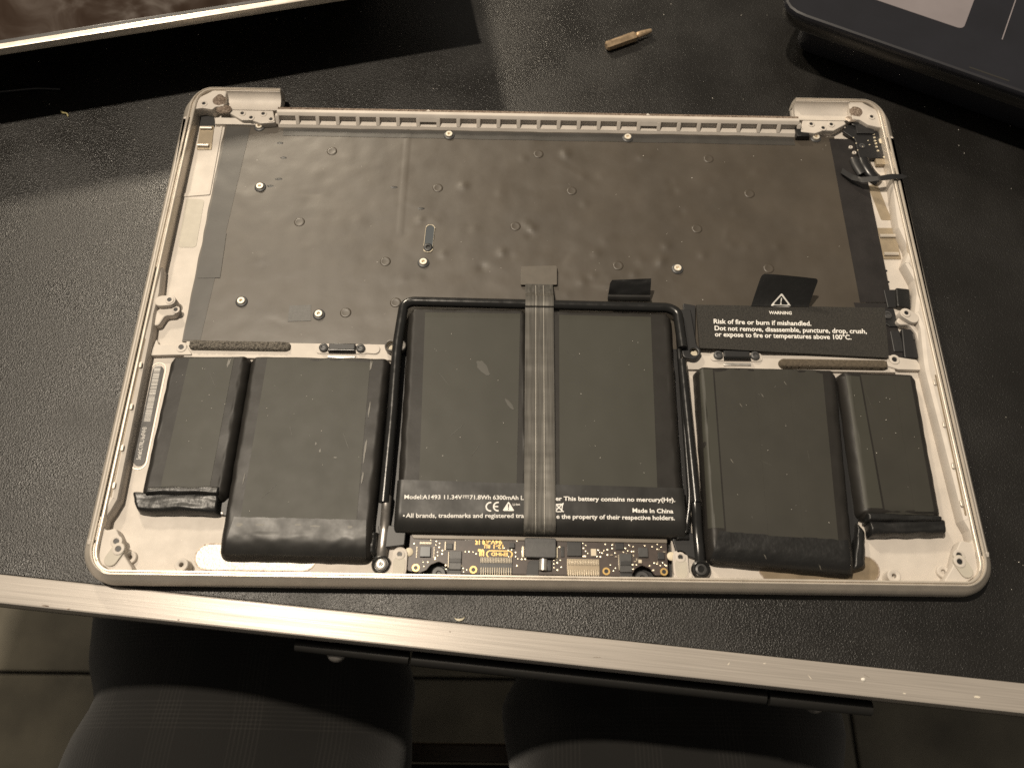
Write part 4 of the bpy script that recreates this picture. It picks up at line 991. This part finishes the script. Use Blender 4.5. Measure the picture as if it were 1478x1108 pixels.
line_px('print_line', 'Li-Ion', *(-9.5,-81.2), *(-7.0,-81.1), 0.8, wrap, pz, 0.012)
x, y = -47.3,-85.4
def flat(name, polys, par, zf, m='print'):
    vs, fs = [], []
    for poly in polys:
        k = len(vs); vs += [(a, b, zf(a, b)) for a, b in poly]; fs.append(tuple(range(k, k + len(poly))))
    return pyd(name, vs, fs, M[m], par, smooth=0)
flat('print_bullet', [circ(x, y, 0.32, 8)], wrap, pz)
def arc_band(cx, cy, r0, r1, a0, a1, n=14):
    out = []
    for i in range(n):
        t0, t1 = [math.radians(a0 + (a1 - a0) * (i + k) / n) for k in (0, 1)]
        out.append([(cx + r0 * math.cos(t0), cy + r0 * math.sin(t0)), (cx + r1 * math.cos(t0), cy + r1 * math.sin(t0)), (cx + r1 * math.cos(t1), cy + r1 * math.sin(t1)), (cx + r0 * math.cos(t1), cy + r0 * math.sin(t1))])
    return out
x, y = -17.3,-81.8
x2, y2 = -14.7,-81.7
flat('conformity_mark', arc_band(x, y, 1.25, 1.75, 80, 280) + arc_band(x2, y2, 1.25, 1.75, 80, 280) + [[(x2 - 1.5, y2 - .22), (x2 + .1, y2 - .22), (x2 + .1, y2 + .22), (x2 - 1.5, y2 + .22)]], wrap, pz)
x, y = -11.0,-83.2
tri = fillet([(x - 2.1, y), (x + 2.1, y), (x, y + 3.5)], 0.3, 3)
flat('warning_triangle', [tri], wrap, pz)
flat('warning_triangle_mark', [[(x - .14, y + 1.0), (x + .14, y + 1.0), (x + .25, y + 2.5), (x - .25, y + 2.5)], circ(x, y + 0.6, 0.22, 8)], wrap, lambda a, b: pz(a, b) + 0.04, 'wrap')
x, y = 6.4,-83.7
def bar2(x0, y0, x1, y1, w):
    d = Vector((x1 - x0, y1 - y0)).normalized(); n = Vector((-d.y, d.x)) * w / 2
    return [(x0 + n.x, y0 + n.y), (x0 - n.x, y0 - n.y), (x1 - n.x, y1 - n.y), (x1 + n.x, y1 + n.y)]
flat('disposal_mark', [bar2(x - 1.4, y + .4, x + 1.8, y + 3.6, .38), bar2(x - 1.4, y + 3.6, x + 1.8, y + .4, .38), bar2(x - 1.2, y + 3.0, x + 1.8, y + 3.2, .45), bar2(x + 1.5, y + 3.0, x + 1.1, y + .6, .35), bar2(x - .9, y + .5, x + 1.1, y + .5, .3), bar2(x - 1.0, y + 3.0, x - .7, y + .6, .35)], wrap, pz)

# ---------------------------------------------------------------- tube frame with its screw eyes
L1 = (-53.0,-2.9); R1 = (53.3,-0.9)
frame = tube('frame', [(-54.8,-80.3, 8.0), (-54.2,-47.6, 8.4), (-54.3,-19.3, 8.8), (-52.9, -1.2, 9.0), (-50, 0.5, 9.0), (50.5, -0.4, 9.0), (54.0, -2.4, 9.0), (54.8, -18.0, 9.0)], 1.95, M['tube'], bat, corner=5)
tube('frame_post', [(54.2,-23.0, 8.6), (54.7,-54.0, 8.4), (55.1,-78.7, 8.2)], 1.7, M['tube'], frame, corner=4)
tube('inner_cord', [(53.9,-0.0, 8.2), (53.5,-22.8, 8.2), (53.3,-56.6, 8.0), (53.2,-77.5, 8.0), (51.0,-89.2, 7.0)], 0.9, M['tube'], frame, corner=4)
tube('inner_cord', [(-54.4,-24.5, 7.4), (-54.3,-58.1, 7.4), (-54.5,-78.9, 7.4)], 1.0, M['tube'], frame, corner=4)
def sweep_arm(name, p0, p1, w0, w1, z0, z1, m):
    d = Vector((p1[0] - p0[0], p1[1] - p0[1])).normalized(); n = Vector((-d.y, d.x))
    def g(u, v):
        x = p0[0] + (p1[0] - p0[0]) * v; y = p0[1] + (p1[1] - p0[1]) * v; w = w0 + (w1 - w0) * v
        if v < 0.06: w *= math.sqrt(max(0.05, 1 - (1 - v / 0.06) ** 2))
        s = (u - 0.5) * 2
        return (x + n.x * w * s, y + n.y * w * s, z0 + (z1 - z0) * v + 1.0 * (1 - abs(s) ** 3) + 0.35 * math.sin(v * 9))
    return sheet(name, g, 12, 40, M[m], frame, thick=0.8)
sweep_arm('frame_arm', (-53.8,-77.0), (-54.6,-99.0), 1.6, 1.9, 7.8, 4.9, 'gunmetal')
sweep_arm('frame_arm', (55.2,-76.9), (55.7,-99.6), 1.7, 1.9, 8.0, 4.9, 'tube')
eye = lathe_mesh('screw_eye', [(3.3, 0), (3.4, 1.2), (3.1, 2.0), (2.5, 2.3), (2.2, 1.9), (2.0, 1.3)], M['tube'])
eyes = lathe_mesh('eye_screw', [(1.95, 0.6), (1.95, 1.7), (1.6, 1.95), (0.9, 1.95), (0.75, 1.3), (0.01, 1.3)], M['steel'])
link('screw_eye', eye, frame, (-54.5,-101.5, 4.0)); link('eye_screw', eyes, frame, (-54.5,-101.5, 4.0))
link('screw_eye', eye, frame, (55.7,-101.6, 4.0))
link('eye_bush', lathe_mesh('eye_bush', [(1.95, 0.1), (1.95, 1.5), (1.3, 1.7), (1.0, 1.2), (0.9, 0.3), (0.01, 0.3)], M['greyplastic']), frame, (55.7,-101.6, 4.0))
link('white_lug', lathe_mesh('white_lug', [(0.7, 0), (0.6, 0.3), (0.01, 0.3)], M['ivory']), frame, (55.7,-101.6, 4.4))
# upper fixing eyes
e1x, e1y = -56.6,-18.6
e2x, e2y = -53.5,-18.5
plate('fixing_eye', capsule(e1x, e1y, e2x, e2y, 2.6), 6.0, 8.6, M['gunmetal'], frame, holes=[circ(e1x - 0.1, e1y, 1.7, 18)], bevel=0.4)
link('white_lug', lathe_mesh('eye_floor', [(1.6, 0), (1.6, 0.2), (0.01, 0.2)], M['ivory']), frame, (e1x, e1y, 6.0))
e3x, e3y = 59.3,-18.3
plate('fixing_eye', fillet([(e3x - 4.6, e3y + 18), (e3x - 4.4, e3y - 3), (e3x + 0.5, e3y - 4.2), (e3x + 3.4, e3y - 0.5), (e3x + 1.4, e3y + 2.6), (e3x + 0.4, e3y + 18)], [0.5, 2, 3, 2.5, 0.5, 0.5]), 6.0, 7.8, M['plastic'], frame, holes=[circ(e3x + 0.2, e3y - 0.6, 1.5, 18)], bevel=0.4)
link('white_lug', lathe_mesh('eye_floor', [(1.5, 0), (1.5, 0.2), (0.01, 0.2)], M['ivory']), frame, (e3x + 0.2, e3y - 0.6, 6.0))
plate('frame_gasket', fillet([(-58.8, -99), (-56, -99), (-53.4, -30), (-55.4, -30)], 0.5), 4.05, 5.2, M['plastic'], frame, bevel=0.2)
plate('frame_gasket', fillet([(-56.5, -88), (-46.5, -88), (-46.8, -95.0), (-55, -96)], 0.8), 4.05, 6.4, M['plastic'], frame, bevel=0.3)
plate('frame_gasket', fillet([(46.0, -89), (57, -89), (55.4, -98.5), (47.5, -96.0)], 0.8), 4.05, 5.6, M['plastic'], frame, bevel=0.3)
fold(c4, [(47.3,-92.1), (52.6,-92.2), (52.7,-89.2), (47.6,-89.5)], 6.9, [1, 1, 1, 1], 37, 'tube')
box('frame_gasket', -53.0, -90, 4.05, 53.6, -1.0, 4.6, M['plastic'], frame, bevel=0.2)

# ---------------------------------------------------------------- warning label with its pull tab
wl_q = [(61.9,-16.8), (134.6,-19.7), (136.9,2.4), (62.2,2.3)]
WZ = 7.0
def wl_z(x, y): return WZ + 0.22 * nz(x * 0.05, y * 0.09, 3)
def wl(u, v):
    x, y = bil(wl_q, u, v)
    if u == 0 or u == 1: pass
    return (x, y, wl_z(x, y))
wlab = sheet('warning_label', wl, 80, 24, M['label'], bat, thick=1.1)
lz = lambda x, y: wl_z(x, y) + 0.08
line_px('print_line', 'WARNING', *(90.7,-1.3), *(99.6,-1.4), 1.35, wlab, lz, 0.02, shear=0.1)
line_px('print_line', 'Risk of fire or burn if mishandled.', *(68.3,-6.0), *(106.6,-6.3), 2.0, wlab, lz, 0.02, shear=0.05)
line_px('print_line', 'Dot not remove, disassemble, puncture, drop, crush,', *(68.4,-9.0), *(127.8,-9.4), 2.0, wlab, lz, 0.02, shear=0.05)
line_px('print_line', 'or expose to fire or temperatures above 100\u00b0C.', *(68.3,-11.7), *(121.4,-12.1), 2.0, wlab, lz, 0.02, shear=0.05)
x, y = 95.5,2.9
y -= 0.9
T0 = fillet([(x - 4.4, y), (x + 4.5, y - 0.1), (x, y + 4.4)], 0.6, 3)
T1 = fillet([(x - 3.1, y + 0.65), (x + 3.2, y + 0.6), (x, y + 3.6)], 0.4, 3)
tabz = lambda a, b: (lz(a, b) if b < TY else lz(a, b) + 0.0 + (b - TY) * TS)
TY, TS = y + 1.6, 0.55
vs = [(a, b, 0) for a, b in T0] + [(a, b, 0) for a, b in T1]; n_ = len(T0)
# the tab stands up from the label's back edge
tq = [(83.8,2.0), (106.6,2.1), (112.7,15.4), (90.0,17.2)]
ta, tb_ = Vector(tq[0]), Vector(tq[1])
P0, P1 = Vector((*tq[0], 7.3)), Vector((*tq[1], 7.3))
P2, P3 = Vector((109.1,10.3, 15.0)), Vector((87.2,12.5, 14.5))
def tab(u, v):
    k = v ** 1.25
    a = P0.lerp(P1, u); b = P3.lerp(P2, u); p = a.lerp(b, v)
    p.z = 7.3 + (b.z - 7.3) * k + 0.25 * math.sin(u * 3.1) * v
    if v > 0.85:
        w = math.sqrt(max(0.0, 1 - ((v - 0.85) / 0.15) ** 2)); e = 0.045 * (1 - w)
        p = p + (P1 - P0) * ((0.5 - u) * 2 * e)
    return (p.x, p.y, p.z)
tab_o = sheet('pull_tab', tab, 30, 24, M['blacktape'], wlab, thick=0.35)
from mathutils.bvhtree import BVHTree
def drop(o, x, y, d=0.08):
    best = None
    for me_o in o:
        bm = bmesh.new(); bm.from_mesh(me_o.data); t = trees.setdefault(me_o.name, BVHTree.FromBMesh(bm)); bm.free()
        h = t.ray_cast(Vector((x, y, 60)) * S, Vector((0, 0, -1)))
        if h[0] is not None: best = max(best or -1, h[0].z / S)
    return (best if best is not None else WZ) + d
trees = {}
dz = lambda a, b: drop((wlab, tab_o), a, b, 0.10)
def ring_band(A, B, zf, name, par):
    vs, fs = [], []; n = len(A)
    for a, b in zip(A, B):
        for q in (a, b): vs.append((q[0], q[1], zf(*q)))
    for i in range(n):
        j = (i + 1) % n; fs.append((2 * i, 2 * j, 2 * j + 1, 2 * i + 1))
    return pyd(name, vs, fs, M['print'], par, smooth=0)
ring_band(T0, T1, dz, 'warning_triangle', wlab)
flat('warning_triangle_mark', [[(x - .2, y + 1.5), (x + .2, y + 1.5), (x + .35, y + 2.8), (x - .1, y + 2.9)], circ(x, y + 1.0, 0.32, 10)], wlab, dz)
# second pull tab behind the frame
Q0, Q1 = Vector((27.2,4.8, 6.5)), Vector((44.0,5.1, 6.5))
Q2, Q3 = Vector((44.0,11.0, 12.0)), Vector((27.9,10.0, 12.0))
def tab2(u, v):
    p = Q0.lerp(Q1, u).lerp(Q3.lerp(Q2, u), v); p.z += 0.6 * math.sin(v * 3.1) + 0.4 * nz(u * 3, v * 3, 2)
    p.x += (0.8 * (1 - (u * 2)) if (v > 0.8 and u < 0.5) else 0) * (v - 0.8) * 4
    return (p.x, p.y, p.z)
sheet('pull_tab', tab2, 24, 16, M['blacktape'], bat, thick=0.3)
sheet('pull_tab_fold', lambda u, v: ((Q0.x + (Q1.x - Q0.x) * u), Q0.y - 1.2 + 3.0 * v, 6.9 + 1.6 * math.sin(v * 3.1)), 16, 8, M['wrap'], bat, thick=0.3)
plate('label_base', fillet([(60.2,-18.1), (62.1,2.5), (57.2,3.4), (56.7,-18.2)], 0.5), 4.9, 6.2, M['plastic'], bat, bevel=0.2)

# ================================================================== ribbon cable
rib_o = thing('ribbon_cable', 'silver grey flat ribbon cable running down over the middle of the battery pack', 'cable')
RXA, RXB = (-5.4,-36.2)[0], (5.6,-36.0)[0]
ks = [0.6,11.2, 5.2, 2.4, -1.6, -4.4, -30.0, -60.0, (0.2,-73.8)[1], (0.2,-87.8)[1], (0.3,-90.9)[1]]
ks = ks[1:]
kz = [6.0, 8.6, 11.3, 11.35, 10.15, 10.1, 10.15, 10.25, 10.0, 6.2]
def rib_c(v):
    t = v * (len(ks) - 1); i = min(int(t), len(ks) - 2); f = t - i
    p0, p1, p2, p3 = [max(0, min(len(ks) - 1, i + q)) for q in (-1, 0, 1, 2)]
    cr = lambda A: 0.5 * ((2 * A[p1]) + (-A[p0] + A[p2]) * f + (2 * A[p0] - 5 * A[p1] + 4 * A[p2] - A[p3]) * f * f + (-A[p0] + 3 * A[p1] - 3 * A[p2] + A[p3]) * f ** 3)
    return cr(ks), cr(kz)
def rib_wave(y): return 0.26 * nz(y * 0.11, 2, 2) + 0.07 * nz(y * 0.35, 4, 1)
def ribbon(u, v, off=0.0):
    y, z = rib_c(v)
    return (RXA + (RXB - RXA) * u - 0.25 * v, y, z + rib_wave(y) + 0.04 * nz(u * 3, y * 0.12, 7) + off)
rb = sheet('ribbon', ribbon, 20, 260, M['ribbon'], rib_o, thick=0.14)
for u0, w_, m in ((0.20, .04, 'trace'), (0.30, .025, 'trace'), (0.36, .02, 'tracelight'), (0.42, .03, 'trace'), (0.64, .02, 'tracelight'), (0.95, .03, 'trace'), (0.66, .02, 'trace')):
    sheet('trace', lambda u, v, a=u0, b=w_: ribbon(a + b * u, 0.02 + 0.96 * v, 0.07), 1, 260, M[m], rib_o)
plate('connector_stiffener', fillet([(-7.4,10.8), (7.3,11.1), (7.4,20.2), (-7.2,19.6)], [0.5, 0.5, 1, 1]), 5.3, 6.0, M['taupe'], rib_o, bevel=0.15)
plate('connector_plug', fillet([(-5.3,-98.6), (5.7,-98.7), (5.8,-91.7), (-5.3,-91.6)], 1.0), 5.2, 6.5, M['greyplastic'], rib_o, bevel=0.35)
# little folded film below the plug
tube('film_roll', [(1.3,-98.9, 5.2), (1.2,-102.7, 5.0)], 1.5, M['steel'], rib_o, corner=0.2)
plate('film_tail', fillet([(-4.0,-99.2), (-0.2,-99.2), (-0.4,-104.9), (-4.7,-104.9)], [2, 0.3, 0.3, 0.3]), 4.65, 5.0, M['chip'], rib_o, bevel=0.1)
box('film_tail', 2.7,-99.1, 4.65, 4.1,-102.9, 5.4, M['chip'], rib_o, bevel=0.2)

# ================================================================== small things on the desk
b0, b1 = Vector((32.3,144.5)), Vector((54.2,155.4))
bd = b1 - b0
bit = thing('screwdriver_bit', 'bronze coloured hexagonal screwdriver bit lying on the black desk', 'screwdriver bit', (b0.x, b0.y, 2.3), math.atan2(bd.y, bd.x))
BL = bd.length
def bit_part(name, prof, n, m='bit'):
    vs, fs = [], []
    for x_, r_ in prof:
        for i in range(n):
            a = 2 * math.pi * (i + 0.5) / n; vs.append((x_, r_ * math.cos(a), r_ * math.sin(a)))
    for k in range(len(prof) - 1):
        for i in range(n):
            j = (i + 1) % n; fs.append((k * n + i, k * n + j, (k + 1) * n + j, (k + 1) * n + i))
    fs.append(tuple(range(n))); fs.append(tuple(range((len(prof) - 1) * n, len(prof) * n)))
    return pyd(name, vs, fs, M[m], bit, smooth=25)
bit_part('shank', [(0, 1.5), (0.7, 2.25), (BL * 0.63, 2.3), (BL * 0.65, 1.7)], 6)
bit_part('neck', [(BL * 0.64, 1.0), (BL * 0.68, 1.0)], 16)
bit_part('tip', [(BL * 0.675, 1.3), (BL * 0.70, 1.55), (BL * 0.80, 1.45), (BL * 0.99, 0.95), (BL * 1.0, 0.7)], 12)

def crescent(name, x, y, z, r, w, a0, a1, m):
    vs, fs = [], []; n = 14
    for i in range(n + 1):
        t = i / n; a = math.radians(a0 + (a1 - a0) * t); k = w * math.sin(math.pi * t) + 0.05
        for rr, zz in ((r - k, 0.05), (r, 0.05), (r, 0.35), (r - k, 0.45)): vs.append((x + rr * math.cos(a), y + rr * math.sin(a), z + zz + 0.4 * math.sin(math.pi * t)))
    for i in range(n):
        for j in range(4): fs.append((i * 4 + j, i * 4 + (j + 1) % 4, i * 4 + 4 + (j + 1) % 4, i * 4 + 4 + j))
    return pyd(name, vs, fs, m, smooth=60)
tag(crescent('chip', -27.2, -117.4, 0, 1.9, 0.7, 200, 350, M['nail']), 'tiny pale crescent chip beside the aluminium edge strip', 'chip')
tag(tube('fibre', [(-214.5,101.1, 0.4), (-212.8,99.2, 1.2), (-211.3,99.6, 0.7), (-210.6,98.0, 0.3)], 0.35, M['fibre'], n=6, corner=1), 'small straw coloured fibre lying in the shadow by the display', 'fibre')
tag(blob('crumb', 107.9,-136.4, 0.5, 0.8, 0.6, 0.5, M['dustm'], None, 3.3, n=10), 'white crumb on the aluminium strip in front of the laptop case', 'crumb')

# dust: specks scattered over the opened laptop and desk
vs, fs = [], []
def speck(x, y, z, r):
    k = len(vs); a = random.uniform(0, 3)
    for i in range(4): vs.append((x + r * math.cos(a + i * 1.57) * random.uniform(.6, 1.2), y + r * math.sin(a + i * 1.57) * random.uniform(.6, 1.2), z))
    vs.append((x, y, z + r * 0.8))
    for i in range(4): fs.append((k + i, k + (i + 1) % 4, k + 4))
for i in range(70):
    x, y = random.uniform(-134, 128), random.uniform(-14, 86); speck(x, y, foil_z(x, y) + 0.02, random.uniform(0.08, 0.24))
for cell in (c1, c2, c3, c4, c5, c6):
    for i in range(14):
        x, y = bil([tuple(q) for q in cell.q], random.uniform(.15, .85), random.uniform(.2, .9)); speck(x, y, cell.h(x, y) + 0.15, random.uniform(0.07, 0.2))
for i in range(160):
    x, y = random.uniform(-240, 220), random.uniform(-118, 200)
    if abs(x) < 158 and abs(y) < 110: continue
    if y < -118 - x * 0.09: continue
    speck(x, y, 0.1, random.uniform(0.1, 0.28))
d_o = pyd('dust', vs, fs, M['dustm'], smooth=0)
d_o['kind'] = 'stuff'; d_o['label'] = 'pale dust specks scattered over the laptop parts and desk'; d_o['category'] = 'dust'
